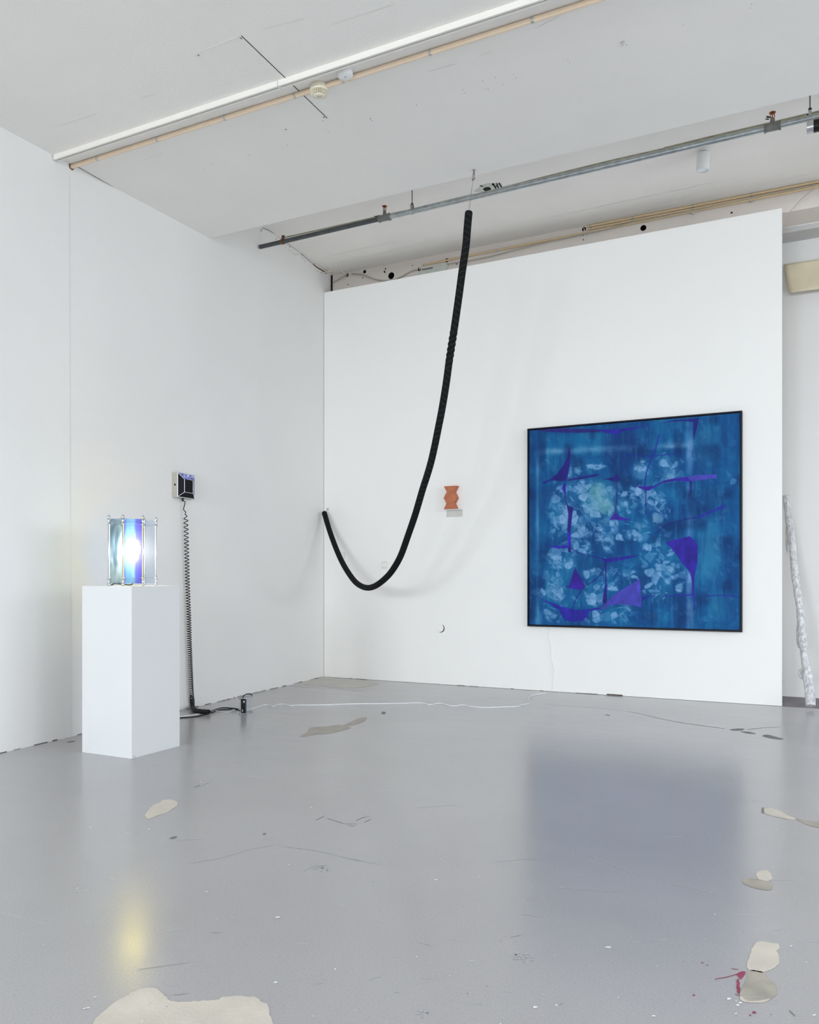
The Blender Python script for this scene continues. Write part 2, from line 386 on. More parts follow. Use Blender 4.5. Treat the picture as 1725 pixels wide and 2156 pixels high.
# white partition (stands free in front of the concrete wall)
pA = ony(677.5, 1425.2, PART_Y); pB = ony(1647, 1487, PART_Y)
PART_H = ony(677, 617, PART_Y).z; PX0, PX1 = left_x(PART_Y) + 0.004, pB.x
pt = MB(); pt.box((PX0, PART_Y, 0.002), (PX1, PART_Y + 0.075, PART_H), 0)
for k in range(26):
    xx = random.uniform(PX0+.05, PX1-1.0); ln = random.uniform(.02, .12)
    if random.random() < .5: pt.box((xx, PART_Y-0.0008, 0.0), (xx+ln, PART_Y+.001, random.uniform(.002, .005)), 1)
xx = ony(1278, 1460, PART_Y).x; pt.box((xx, PART_Y-0.001, 0), (xx+0.14, PART_Y+.001, 0.012), 1)
tag(pt.build('wall_partition', [M['partition'], M['grime']]), kind='structure')

# concrete wall above and behind it, with core holes
SOFFIT = 4.09
bw = MB()
bw.box((-5.2, BACK_Y, SOFFIT), (FX1, NICHE_Y+0.3, 4.6), 0)
X_NL = PX0 + 0.35
bw.box((-5.2, BACK_Y, -0.01), (X_NL + 3.6, NICHE_Y+0.3, SOFFIT), 0)
bw.box((X_NL + 3.6, NICHE_Y, -0.02), (FX1, NICHE_Y+0.3, SOFFIT), 1)
wb = bw.build('wall_back', [M['pink'], M['wall_white'], M['hole'], M['galv_plate'], M['rust']])
holes = [(824,580.5,7.2),(768,572,3.6),(1355,480,6.2),(1230,482.5,4.2),(731,579,3.6),(883,567,3.6),(941,548,4.2)]
cb = MB(); cups = []
for hx, hy, hr in holes:
    c = ony(hx, hy, BACK_Y); r_ = hr * depth(c) / FPX
    cb.lathe([(r_, -0.1), (r_, 0.1)], c, (0, 1, 0), 24); cups.append((c, r_))
cut = cb.build('cutter', M['hole'])
md = wb.modifiers.new('b', 'BOOLEAN'); md.object = cut; md.operation = 'DIFFERENCE'; md.solver = 'EXACT'
bpy.context.view_layer.update()
dg = bpy.context.evaluated_depsgraph_get()
nm = bpy.data.meshes.new_from_object(wb.evaluated_get(dg)); wb.modifiers.clear(); old = wb.data; wb.data = nm
bpy.data.objects.remove(cut); bpy.data.meshes.remove(old)
bm = bmesh.new(); bm.from_mesh(nm)
def bm_disc(c, r_, mi, y, seg=20):
    vs = [bm.verts.new((c.x + r_*math.cos(2*math.pi*k/seg), y, c.z + r_*math.sin(2*math.pi*k/seg))) for k in range(seg)]
    f = bm.faces.new(vs); f.material_index = mi; return vs
for c, r_ in cups:
    q = r_*0.985
    A_ = bm_disc(c, q, 2, BACK_Y + 0.097); n = len(A_)
    B_ = [bm.verts.new((v.co.x, BACK_Y + 0.004, v.co.z)) for v in A_]
    for k in range(n):
        f = bm.faces.new((A_[k], A_[(k+1) % n], B_[(k+1) % n], B_[k])); f.material_index = 2
for hx, hy, hr in [(764,585,1.3),(733,599,1.3),(812,566,1.6),(810,572,2),(869,559,1.2),(962,556,1.4),(1229,505,1.3),(1541,448,2.2),(1594,461,1.2),(811,574,1.2)]:
    c = ony(hx, hy, BACK_Y); bm_disc(c, hr*depth(c)/FPX, 2, BACK_Y - 0.0015, 10)
bm.to_mesh(nm); bm.free()
if len(nm.materials) == 0:
    for m_ in (M['pink'], M['wall_white'], M['hole'], M['galv_plate'], M['rust']): nm.materials.append(m_)
tag(wb, kind='structure')
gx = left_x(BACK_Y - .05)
tag(MB().box((gx - .06, BACK_Y-.0125, 0), (gx + .014, BACK_Y-.001, BAY_Z-.002)).build('dark_gap_strip', M['hole']), kind='structure')  # added dark strip stands for the dark gap in the corner

# right and front walls with their windows (behind the photographer)
def window_wall(name, axis, pos, thick, span, wins, z0=0.85, z1=2.85, top=4.6):
    m = MB()
    def bx(a0, a1, za, zb):
        if axis == 'y': m.box((a0, min(pos, pos+thick), za), (a1, max(pos, pos+thick), zb))
        else: m.box((min(pos, pos+thick), a0, za), (max(pos, pos+thick), a1, zb))
    bx(span[0], span[1], -0.01, z0); bx(span[0], span[1], z1, top)
    e = [span[0]]
    for c, w_ in wins: e += [c-w_/2, c+w_/2]
    e.append(span[1])
    for i in range(0, len(e), 2): bx(e[i], e[i+1], z0, z1)
    tag(m.build(name, M['wall_white']), kind='structure')
window_wall('wall_front', 'y', FRONT_Y, -0.25, (-5.2, FX1), WIN_F)
window_wall('wall_right', 'x', RIGHT_X, 0.25, (FRONT_Y - 0.4, NICHE_Y + 0.3), WIN_R)
wn = 0
for kind, wins in (('f', WIN_F), ('r', WIN_R)):
    for c, w_ in wins:
        wn += 1; m = MB()
        for (a0, a1, za, zb) in [(-w_/2, w_/2, .85, .91), (-w_/2, w_/2, 2.79, 2.85), (-w_/2, -w_/2+.06, .91, 2.79), (w_/2-.06, w_/2, .91, 2.79), (-.025, .025, .91, 2.79)]:
            if kind == 'f': m.box((c+a0, FRONT_Y-.16, za), (c+a1, FRONT_Y-.10, zb))
            else: m.box((RIGHT_X+.10, c+a0, za), (RIGHT_X+.16, c+a1, zb))
        tag(m.build('window_%d' % wn, M['white_plastic']), kind='structure')

# ceilings: sloping front slab, higher bay behind the step
def ceil_slab():
    c = MB(); yf = FRONT_Y - 0.4; x0, x1 = -5.2, FX1
    zf = ceil_z(yf)
    vs = [(x0,yf,zf),(x1,yf,zf),(x1,STEP_Y,STEP_Z),(x0,STEP_Y,STEP_Z),(x0,yf,4.6),(x1,yf,4.6),(x1,STEP_Y,4.6),(x0,STEP_Y,4.6)]
    c.add(vs, [(0,3,2,1),(4,5,6,7),(0,1,5,4),(1,2,6,5),(2,3,7,6),(3,0,4,7)], 0)
    dn = -CN
    for x, y, r_ in [(1017,171,.0035),(1021,187,.003),(1044,163,.0035),(1060,178,.003),(1028,188,.0035),(1082,157,.003),(1087,165,.003),(975,189,.003),(979,196,.003),(1196,125,.003),(1200,132,.003),(1439,51,.0025),(1583,9,.0025),(1581,17,.0025),(877,220,.004),(879,223,.003),(780,250,.005),(783,254,.004),(525,326,.004),(447,347,.003),(444,346,.003),(475,344,.003),(430,356,.003),(603,273,.004),(687,275,.003),(693,279,.003),(605,306,.004),(680,255,.004),(636,305,.002),(1320,95,.003),(150,560,.0)]:
        if r_: c.disc(onceil(x, y, 0.001), dn, r_*.8, 1, 8, 0.3)
    for k in range(14): c.disc(onceil(1311+random.uniform(-4,4), 93+random.uniform(-6,6), 0.001), dn, random.uniform(.003,.008), 2, 7, .4)
    def s(px, wd, mi):
        P_ = [onceil(*p, 0.001) for p in px]
        for p, q in zip(P_, P_[1:]):
            n = CN.cross((q-p).normalized())*wd/2; c.poly([p-n, q-n, q+n, p+n], mi)
    for px in [[(295,208),(330,197)],[(590,204),(720,160)],[(1130,60),(1200,22)],[(110,270),(205,240)],[(1010,118),(1040,108)],[(900,152),(960,135)],[(560,60),(640,40)],[(700,52),(830,10)],[(300,338),(345,322)]]:
        s(px, 0.004, 2)
    s([(161,350),(240,395)], .006, 3); s([(240,395),(441,504)], .003, 3)
    return c.build('ceiling', [M['ceil'], M['hole'], M['track'], M['grime']])
tag(ceil_slab(), kind='structure')
bc = MB()
bc.box((-5.2, STEP_Y, BAY_Z), (FX1, BACK_Y, 4.6), 0)
bd = BAY_Z - 0.0015
def bstreak(px, wd, mi, zoff=0.0):
    P_ = [onz(x, y, bd - zoff) for x, y in px]
    for p, q in zip(P_, P_[1:]):
        n = Vector((0, wd/2, 0)); bc.poly([p-n, p+n, q+n, q-n], mi)
bstreak([(596,501),(700,478),(800,455.5),(868,441)], 0.022, 1); bstreak([(868,441),(990,412),(1015,407)], 0.03, 1)
bstreak([(1050,398),(1200,360),(1300,336),(1400,313.5)], 0.03, 1); bstreak([(1400,313.5),(1500,289),(1600,266),(1740,233)], 0.045, 1)
bc.poly([onz(x, y, bd-.0005) for x, y in [(998,404),(1008,396),(1015,391),(1022,388),(1038,386),(1048,387),(1058,395),(1045,400),(1020,406)]], 2)
c = onz(1026, 398, bd-.001); bc.disc(c, (0,0,-1), 0.034, 3, 14, .08, .036)
for px in [[(1038,386),(1046,400)],[(1046,386),(1050,397)],[(1051,385),(1058,397)]]: 
    P_ = [onz(x, y, bd-.001) for x, y in px]; n = Vector((0.006, 0, 0)); bc.poly([P_[0]-n, P_[0]+n, P_[1]+n, P_[1]-n], 3)
for x, y in [(1039,389),(1045,392),(1048,399),(1014,392),(798,455),(792,456),(1360,325),(1355,328),(1618,246),(1622,247),(1617,251),(1704,242),(1712,243)]:
    bc.disc(onz(x, y, bd-.001), (0,0,-1), 0.016, 3, 9, .5, .01)
for px in [[(690,540),(850,505)],[(700,556),(1000,488)],[(1100,470),(1500,385)],[(1250,470),(1725,362)]]: bstreak(px, 0.004, 4)
tag(bc.build('ceiling', [M['bay'], M['dirt'], M['galv_plate'], M['hole'], M['track']]), kind='structure')

# grey rail under the soffit, right of the partition
tr = MB(); tr.box((0.0-0.9, 7.765, 4.04), (FX1, NICHE_Y, SOFFIT), 0); tr.box((-0.9, 7.762, 4.083), (FX1, 7.766, 4.09), 1)
tag(tr.build('trim_1', [M['rail_grey'], M['track']], bevel=0.004), kind='structure')

# ================================================================== PAINTING
FRY = PART_Y - 0.045
TL, TR_ = ony(1109, 903, FRY), ony(1563, 864, FRY)
BL, BR = ony(1112, 1318, FRY), ony(1563, 1332, FRY)
X0, X1 = (TL.x + BL.x)/2, (TR_.x + BR.x)/2; Z0, Z1 = (BL.z + BR.z)/2, (TL.z + TR_.z)/2
paint = empty('framed_painting', ((X0+X1)/2, PART_Y, Z0), 'large square abstract painting in blues and violet with thin dark frame hung on partition', 'painting')
fw = 0.011
for (a0, a1, b0, b1) in [(X0, X1, Z1-fw, Z1), (X0, X1, Z0, Z0+fw), (X0, X0+fw, Z0+fw, Z1-fw), (X1-fw, X1, Z0+fw, Z1-fw)]:
    MB().box((a0, FRY, b0), (a1, PART_Y-0.001, b1)).build('frame', M['frame'], paint)
MB().box((X0+fw, PART_Y-0.012, Z0+fw), (X1-fw, PART_Y-0.002, Z1-fw)).build('backing_board', M['frame'], paint)
def make_canvas():
    NX = NZ = 470; CYy = FRY + 0.006; g = 0.007
    xs = np.linspace(X0+fw+g, X1-fw-g, NX); zs = np.linspace(Z0+fw+g, Z1-fw-g, NZ)
    XX, ZZ = np.meshgrid(xs, zs)
    dx, dy, dz = XX, np.full_like(XX, CYy), ZZ - EYE
    t = dx*_f.x + dy*_f.y
    U = ((CX + FPX*(dx*_r.x + dy*_r.y)/t) - 1090)*3.45; V = ((CY - FPX*dz/t) - 850)*3.45      # design units of the picture
    rng = np.random.RandomState(5)
    def vnoise(x, y, seed):
        r = np.random.RandomState(seed); G = r.rand(257, 257)
        xi = np.floor(x).astype(int); yi = np.floor(y).astype(int); fx = x-xi; fy = y-yi
        fx = fx*fx*(3-2*fx); fy = fy*fy*(3-2*fy); xi %= 256; yi %= 256
        return (G[yi, xi]*(1-fx)+G[yi, xi+1]*fx)*(1-fy) + (G[yi+1, xi]*(1-fx)+G[yi+1, xi+1]*fx)*fy
    def fbm(x, y, seed, o=4):
        s = 0; a = .5; 
        for k in range(o): s = s + a*vnoise(x*2**k, y*2**k, seed+k); a *= .5
        return s/(1-.5**o)
    C = np.zeros(U.shape + (3,)); C[:] = (8, 90, 146)
    def mix(colr, m):
        m = np.clip(m, 0, 1)[..., None]; C[:] = C*(1-m) + np.array(colr, float)*m
    def gb(x, y, rx, ry, p=2.0): return np.exp(-(np.abs((U-x)/rx)**p + np.abs((V-y)/ry)**p))
    def band(v, a, b, s): return 1/(1+np.exp(-(v-a)/s)) * 1/(1+np.exp((v-b)/s))
    vs = fbm(U/28, V/260, 11); hs = fbm(U/300, V/26, 21); cl = fbm(U/130, V/130, 31, 5)
    mix((8, 66, 128), (cl-.47)*3.0); mix((34, 128, 172), (.50-cl)*2.3)
    mix((6, 60, 120), (vs-.55)*2.4); mix((40, 128, 172), (.42-vs)*2.2); mix((10, 74, 136), (hs-.58)*1.6)
    # borders of the picture and pale bands
    mix((8, 62, 120), .75*band(U, 60, 125, 14)); mix((10, 80, 138), .6*band(U, 1500, 1640, 16)); mix((10, 70, 130), .4*(V > 0)*band(V, 80, 175, 20))
    mix((18, 112, 162), .6*gb(400, 270, 270, 55, 4)); mix((12, 48, 112), .8*gb(770, 270, 130, 110, 3)); mix((12, 52, 118), .6*gb(760, 420, 120, 110, 3))
    mix((46, 128, 168), .75*gb(1400, 1070, 85, 230, 4)); mix((52, 120, 158), .45*gb(1370, 300, 100, 160, 3)); mix((40, 120, 160), .5*gb(1450, 1470, 80, 130, 3))
    for x, y, rx, ry, s in [(1330,770,110,70,.8),(850,585,70,40,.7),(520,930,90,90,.7),(190,1050,70,70,.75),(470,1140,80,70,.5),(760,1000,80,70,.5),(170,700,60,200,.4),(1400,650,110,80,.5),(830,690,70,60,.45),(590,1010,60,60,.4),(960,1290,90,70,.45),(1180,1330,80,160,.4),(460,1300,70,60,.35),(900,340,200,50,.5),(1440,720,70,120,.3),(1550,1250,60,240,.4),(560,1190,80,60,.45),(1110,890,110,40,.5)]:
        mix((8, 54, 112), s*gb(x, y, rx, ry)*(.6+.8*vs))
    edge = 350 - (U-150)*0.045
    m = np.exp(-((V-edge)/22)**2)*band(U, 150, 1255, 10)*np.clip(.25+.9*gb(260, 350, 180, 100)+.5*gb(560,330,160,80)+.75*gb(1160,300,110,80), 0, 1)*(.2+1.5*fbm(U/70, V/30, 101))
    mix((128, 168, 204), m*.8)
    m = band(U, 1228, 1276, 5)*np.clip(.15+.8*gb(1250,360,60,110)+.5*gb(1250,640,60,70)+.6*gb(1250,900,60,90)+.95*gb(1250,1300,60,130)+.8*gb(1250,1540,60,100), 0, 1)*(.25+1.2*fbm(U/60, V/70, 105))
    mix((122, 160, 208), m)
    m = np.exp(-((U-145)/12)**2)*band(V, 340, 1600, 30)*(.2+.5*gb(145,450,50,120)+.4*gb(145,850,50,160)+.5*gb(150,1500,50,120)); mix((110, 170, 210), m)
    mix((112, 158, 198), .5*gb(150,1570,30,50)); mix((88, 140, 190), .35*band(U,350,430,8)*band(V,420,1200,20)*(.5+vs))
    # shards
    blobs = [(590,690,120,110,1.0),(320,820,65,140,1),(430,880,80,90,.9),(650,880,95,60,.95),(560,740,70,60,.8),(895,480,48,62,.9),(1110,430,90,40,.7),(1110,500,70,60,.75),(840,640,60,50,.6),(965,640,50,35,.8),(1040,770,50,110,.7),(780,730,70,70,.75),(1080,1060,80,90,.5),(1090,1210,95,80,.95),(275,1130,45,80,.9),(260,1330,70,130,.85),(370,1180,40,110,.6),(560,1225,70,50,.7),(655,1240,60,70,.6),(500,1380,110,70,.65),(790,1230,50,40,.7),(860,1230,60,40,.7),(480,1045,60,50,.75),(640,980,80,70,.8),(820,950,80,50,.75),(1000,1330,80,50,.7),(730,1550,70,45,.6),(550,1440,60,60,.6),(350,1440,60,60,.5),(575,460,65,16,1.2),(440,490,30,22,1.2),(945,1045,28,25,1.2),(1080,1300,60,30,.6),(255,1530,50,50,.6),(720,1330,120,30,.4),(380,500,24,60,.8),(440,600,60,50,.6),(520,630,60,50,.6),(950,740,60,60,.5),(900,880,90,40,.5),(780,1480,60,40,.5),(960,1140,70,60,.4),(330,640,40,40,.6),(1175,1330,30,40,.8),(1020,1400,60,30,.6),(560,1540,60,50,.4)]
    mask = np.zeros_like(U)
    for x, y, rx, ry, s in blobs: mask = np.maximum(mask, s*gb(x, y, rx, ry, 2.6))
    def voro(cs, seed, sx=1.0, rot=0.0):
        r = np.random.RandomState(seed); ca, sa = math.cos(rot), math.sin(rot)
        u = (U*ca+V*sa)/(cs*sx) + 50; v = (-U*sa+V*ca)/cs + 50
        u = u + .9*fbm(U/160, V/160, seed+40, 2); v = v + .9*fbm(U/160+9, V/160, seed+50, 2)
        J = r.rand(256, 256, 3); iu = np.floor(u).astype(int); iv = np.floor(v).astype(int)
        d1 = np.full(U.shape, 9.0); d2 = d1.copy(); idv = np.zeros_like(U)
        for a_ in (-1, 0, 1):
            for b_ in (-1, 0, 1):
                jx = (iu+a_) % 256; jy = (iv+b_) % 256; p = J[jy, jx]
                d = np.hypot(iu+a_+p[..., 0]-u, iv+b_+p[..., 1]-v)
                n = d < d1; d2 = np.where(n, d1, np.minimum(d2, d)); idv = np.where(n, p[..., 2], idv); d1 = np.where(n, d, d1)
        return idv, d2-d1
    soft = fbm(U/24, V/24, 71)
    mix((44, 118, 164), .55*mask*(.4+cl))
    mix((4, 50, 104), (vnoise(U/90, V/110, 91)-.62)*2.2*(1-mask)); mix((6, 62, 118), np.clip(fbm(U/14, V/110, 95)-.55, 0, 1)*1.1); mix((60, 146, 184), np.clip(fbm(U/16, V/120, 97)-.58, 0, 1)*.9)
    for cs, sd, sx, rt, k1, k2 in ((58, 61, 1.0, .3, .85, .80), (36, 62, 1.35, -.5, .55, .72), (21, 63, 2.2, .8, .30, .62)):
        idv, dd = voro(cs, sd, sx, rt)
        show = 1/(1+np.exp((idv - mask*k1)*40)); tone = ((idv*7.31+sd*.13) % 1.0)
        mix((140, 176, 216), show*(.30+.85*tone)*k2*np.clip(dd*9, 0, 1)*np.clip(.55+.75*soft, 0, 1.1))
    idv, dd = voro(58, 64, 1.0, 1.0)
    mix((34, 74, 130), np.clip(1-dd*16, 0, 1)*np.clip(mask*1.2-.25, 0, 1)*.6)
    mix((120, 176, 172), .45*gb(570,620,50,60)+.4*gb(640,760,70,50)+.3*gb(600,690,120,90)); mix((160, 180, 170), .35*gb(1005,830,20,30))
    # thin pale brush dashes
    for k in range(150):
        bx_, by_, rx, ry, s = blobs[rng.randint(len(blobs))]
        x = bx_ + rng.randn()*rx*.9; y = by_ + rng.randn()*ry*.9; a = rng.choice([rng.uniform(-.4, .4), rng.uniform(0, 3.1)]); l = rng.uniform(8, 26)
        uu = (U-x)*math.cos(a)+(V-y)*math.sin(a); vv = -(U-x)*math.sin(a)+(V-y)*math.cos(a)
        mix((140, 180, 216), rng.uniform(.3, .85)*np.exp(-(uu/l)**4-(vv/rng.uniform(1.8, 4.5))**2))
    # violet shapes
    def sdf(P):
        P = np.array(P, float); n = len(P); d = np.full(U.shape, 1e9); ins = np.zeros(U.shape, bool)
        for i in range(n):
            ax, ay = P[i]; bx_, by_ = P[(i+1) % n]; ex, ey = bx_-ax, by_-ay
            tt = np.clip(((U-ax)*ex+(V-ay)*ey)/(ex*ex+ey*ey+1e-9), 0, 1)
            d = np.minimum(d, np.hypot(U-ax-tt*ex, V-ay-tt*ey))
            c_ = ((ay > V) != (by_ > V)) & (U < (bx_-ax)*(V-ay)/((by_-ay) if by_ != ay else 1e-9)+ax)
            ins ^= c_
        return np.where(ins, -d, d)
    def line(P, wd, colr, s=.95):
        P = np.array([tuple(p) for p in spline([(x, y, 0) for x, y in P], 5)])[:, :2]; d = np.full(U.shape, 1e9)
        for i in range(len(P)-1):
            ax, ay = P[i]; ex, ey = P[i+1]-P[i]
            tt = np.clip(((U-ax)*ex+(V-ay)*ey)/(ex*ex+ey*ey+1e-9), 0, 1); d = np.minimum(d, np.hypot(U-ax-tt*ex, V-ay-tt*ey))
        mix(colr, s/(1+np.exp((d-wd/2)/1.1)))
    vi, dk, lt = (46, 40, 156), (40, 32, 122), (80, 74, 180)
    def shp(P, colr=vi, s=.97):
        d = sdf(P); mm = s/(1+np.exp(d/1.2)); sv = .75+.5*fbm(U/40, V/70, 81)
        c0 = np.array(colr, float)[None, None]*sv[..., None]; m_ = mm[..., None]; C[:] = C*(1-m_)+c0*m_
    shp([(80,187),(330,178),(500,184),(620,190),(600,205),(420,212),(230,205)], (54,32,118), .8)
    shp([(580,188),(720,186),(850,172),(955,157),(870,180),(760,202),(722,222),(711,258),(703,218),(640,213)])
    shp([(1030,147),(1120,122),(1240,110),(1317,104),(1300,190),(1280,262),(1276,180),(1279,133),(1200,124),(1100,134)], dk, .9)
    shp([(376,310),(384,350),(383,420),(372,500),(350,562),(320,562),(260,558),(225,565),(205,580),(182,578),(190,567),(230,553),(290,507),(330,450),(362,390)], dk)
    shp([(350,552),(440,537),(520,520),(580,510),(597,514),(560,530),(470,545),(380,560)], dk)
    shp([(345,562),(352,600),(348,665),(320,615)], vi); line([(346,640),(350,700),(362,732)], 6, dk)
    shp([(355,725),(375,742),(405,755),(395,830),(385,930),(388,1080),(367,1075),(362,900),(370,800)], dk); shp([(364,930),(384,930),(386,1050),(364,1040)], (62,48,184), .8)
    shp([(220,1030),(290,1032),(360,1028),(375,1048),(300,1053),(250,1042)]); line([(385,1045),(440,1080),(520,1105),(600,1118)], 5, dk)
    shp([(600,1118),(640,1124),(700,1120),(800,1106),(880,1101),(860,1112),(760,1135),(680,1150),(645,1158),(622,1140)])
    shp([(634,1150),(647,1158),(646,1260),(651,1340),(650,1440),(632,1460),(617,1440),(625,1380),(637,1310),(638,1240)], dk)
    line([(640,1165),(610,1230),(550,1290),(490,1325),(455,1370),(420,1430),(402,1492)], 6, dk)
    shp([(418,1190),(440,1230),(470,1280),(487,1320),(465,1352),(400,1345),(345,1328),(375,1325),(390,1270)], (60,34,150))
    shp([(170,1418),(290,1460),(345,1482),(430,1498),(500,1495),(600,1480),(630,1490),(590,1494),(520,1508),(505,1550),(470,1580),(400,1583),(340,1572),(320,1535),(300,1497),(240,1460)])
    shp([(600,1488),(640,1450),(690,1395),(760,1350),(890,1270),(903,1480),(860,1468),(760,1456),(690,1460),(650,1475),(625,1498)], lt)
    shp([(900,1400),(960,1395),(1000,1388),(930,1420),(905,1430)], vi, .7); line([(1070,1400),(1180,1392),(1280,1390)], 6, vi, .8); line([(1370,1397),(1500,1392),(1620,1408)], 7, vi, .9); line([(1500,1330),(1504,1395)], 4, dk, .6)
    shp([(620,548),(700,532),(722,510),(740,540),(730,560),(690,562),(660,553)], dk); line([(722,555),(722,650),(714,790)], 6, dk)
    shp([(712,785),(745,820),(825,843),(780,850),(700,842),(665,845),(690,815)], (62,38,148))
    line([(1028,225),(1000,340),(960,430),(935,510),(926,600)], 8, vi); line([(800,372),(980,381),(1180,358)], 5, vi, .8)
    shp([(862,597),(920,600),(990,598),(1060,560),(1120,545),(1240,530),(1300,530),(1260,566),(1150,560),(1060,574),(1000,605),(950,632),(930,630),(885,612)], (56,36,150))
    shp([(1235,532),(1300,518),(1447,513),(1447,543),(1360,550),(1260,566)], lt); line([(932,620),(932,720),(933,800)], 7, dk)
    shp([(1250,560),(1268,563),(1260,690),(1254,620)], dk); line([(1274,335),(1272,385)], 7, dk, .6)
    line([(1000,945),(1080,885),(1200,845),(1310,825)], 6, dk); shp([(1300,823),(1400,783),(1490,740),(1517,733),(1495,757),(1400,795),(1310,833)])
    shp([(1075,1008),(1150,985),(1250,963),(1280,985),(1310,1030),(1307,1150),(1285,1260),(1283,1380),(1285,1490),(1275,1420),(1268,1380),(1268,1300),(1255,1230),(1200,1160),(1150,1090),(1110,1040)], (56,38,156))
    shp([(1180,1385),(1270,1384),(1270,1393),(1180,1394)], vi, .7)
    C[:] = C*np.array([.88, .94, .96]); grain = (rng.rand(*U.shape)-.5)*8; C[:] = np.clip(C + grain[..., None], 0, 255)
    s_ = C/255.0; lin = np.where(s_ <= .04045, s_/12.92, ((s_+.055)/1.055)**2.4)
    org = Vector(paint.location)
    co = np.stack([XX-org.x, dy-org.y, ZZ-org.z], -1).reshape(-1, 3)
    idx = np.arange(NX*NZ).reshape(NZ, NX)
    q = np.stack([idx[:-1, :-1], idx[:-1, 1:], idx[1:, 1:], idx[1:, :-1]], -1).reshape(-1, 4)
    me = bpy.data.meshes.new('canvas'); me.vertices.add(NX*NZ); me.vertices.foreach_set('co', co.ravel().astype('f4'))
    me.loops.add(q.size); me.loops.foreach_set('vertex_index', q.ravel().astype('i4'))
    me.polygons.add(len(q)); me.polygons.foreach_set('loop_start', np.arange(0, q.size, 4).astype('i4')); me.polygons.foreach_set('loop_total', np.full(len(q), 4, 'i4'))
    me.update(); me.validate()
    ca = me.color_attributes.new('pigment', 'FLOAT_COLOR', 'POINT')
    ca.data.foreach_set('color', np.concatenate([lin.reshape(-1, 3), np.ones((NX*NZ, 1))], 1).ravel().astype('f4'))
    m = bpy.data.materials.new('stained_canvas'); m.use_nodes = True; nt = m.node_tree; b = nt.nodes['Principled BSDF']
    at = nt.nodes.new('ShaderNodeAttribute'); at.attribute_name = 'pigment'; nt.links.new(at.outputs['Color'], b.inputs['Base Color'])
    b.inputs['Roughness'].default_value = 0.75; b.inputs['Specular IOR Level'].default_value = 0.25
    tc = nt.nodes.new('ShaderNodeTexCoord'); n = nt.nodes.new('ShaderNodeTexNoise'); n.inputs['Scale'].default_value = 350
    nt.links.new(tc.outputs['Object'], n.inputs['Vector']); bp = nt.nodes.new('ShaderNodeBump'); bp.inputs['Strength'].default_value = .2; bp.inputs['Distance'].default_value = .001
    nt.links.new(n.outputs['Fac'], bp.inputs['Height']); nt.links.new(bp.outputs[0], b.inputs['Normal'])
    me.materials.append(m)
    o = bpy.data.objects.new('canvas', me); col.objects.link(o); o.parent = paint
    # sides of the stretched canvas
    e = MB(); e.box((xs[0], CYy+.001, zs[0]), (xs[-1], PART_Y-.013, zs[-1])); e.build('stretcher', mat('canvas_edge_blue', (20, 70, 120), .8), paint)
make_canvas()

# ================================================================== HANGING BLACK TUBE
HOOK = onceil(998, 357)
HA, HB = Vector((HOOK.x, HOOK.y, 0)), Vector((left_x(7.2)+0.05, 7.2, 0))
pn = (HB-HA).cross(Vector((0,0,1))).normalized()
def onh(px, py): return onplane(px, py, HA, pn)
cl_px = [(987.7,444),(984.8,475),(981.7,514),(977.5,545),(973,575),(967,620),(960.8,664),(956.4,694),(951.5,725),(946,761),(941.4,796),(936,831.5),(930,866.7),(923,902),(916,937),(908,972),(899,1003),(890,1031),(875,1082),(861,1123),(844,1170),(827,1200),(811,1218.4),(791.5,1233),(775,1237.6),(759,1233),(743.5,1219.5),(724.7,1191),(710,1160),(694.4,1118),(682.5,1078)]
TP = spline([onh(*p) for p in cl_px], 16)
# resample evenly
def resample(P, step):
    out = [P[0]]; acc = 0
    for a_, b_ in zip(P, P[1:]):
        d = (b_-a_).length; 
        while acc + d >= step:
            t_ = (step-acc)/d; a_ = a_.lerp(b_, t_); out.append(a_); d = (b_-a_).length; acc = 0
        acc += d
    return out
TP = resample(TP, 0.005)
tw = []; s_acc = 0
def arc_of(py_):    # arc length where the tube passes image row py_
    best = 0; s = 0
    for i, p in enumerate(TP):
        if proj(p)[1] >= py_: return i*0.005
    return 0
s1, s2 = arc_of(690), arc_of(765)
flips = [arc_of(y) for y in (505, 592, 700, 775, 855, 955, 1010)]
TR0 = 0.0268
def helical(s, a):
    m = max(0.0, min(1.0, (s-s1)/0.06, (s2-s)/0.06)); 
    if s < s1 or s > s2: return 1.0
    ph = 2*math.pi*(s-s1)/0.078 
    return 1.0 + m*(-0.14 + 0.22*abs(math.cos(a - ph)))
tube_t = empty('hanging_tube', HOOK, 'long black fabric-wrapped tube sagging from ceiling wire to the wall corner in a J shape', 'sculpture')
tb = MB(); SEG = 28
rads = [TR0*min(1.0, 0.72+0.28*min(i, len(TP)-1-i)/2.0) for i in range(len(TP))]
tb.tube(TP, rads, SEG, radf=helical)
def phase(s):
    g, sg, last = 0.0, 1.0, 0.0
    for fl_ in flips + [1e9]:
        e = min(s, fl_); g += sg*(e-last)/0.040; last = e
        if s <= fl_: break
        sg = -sg
    return g
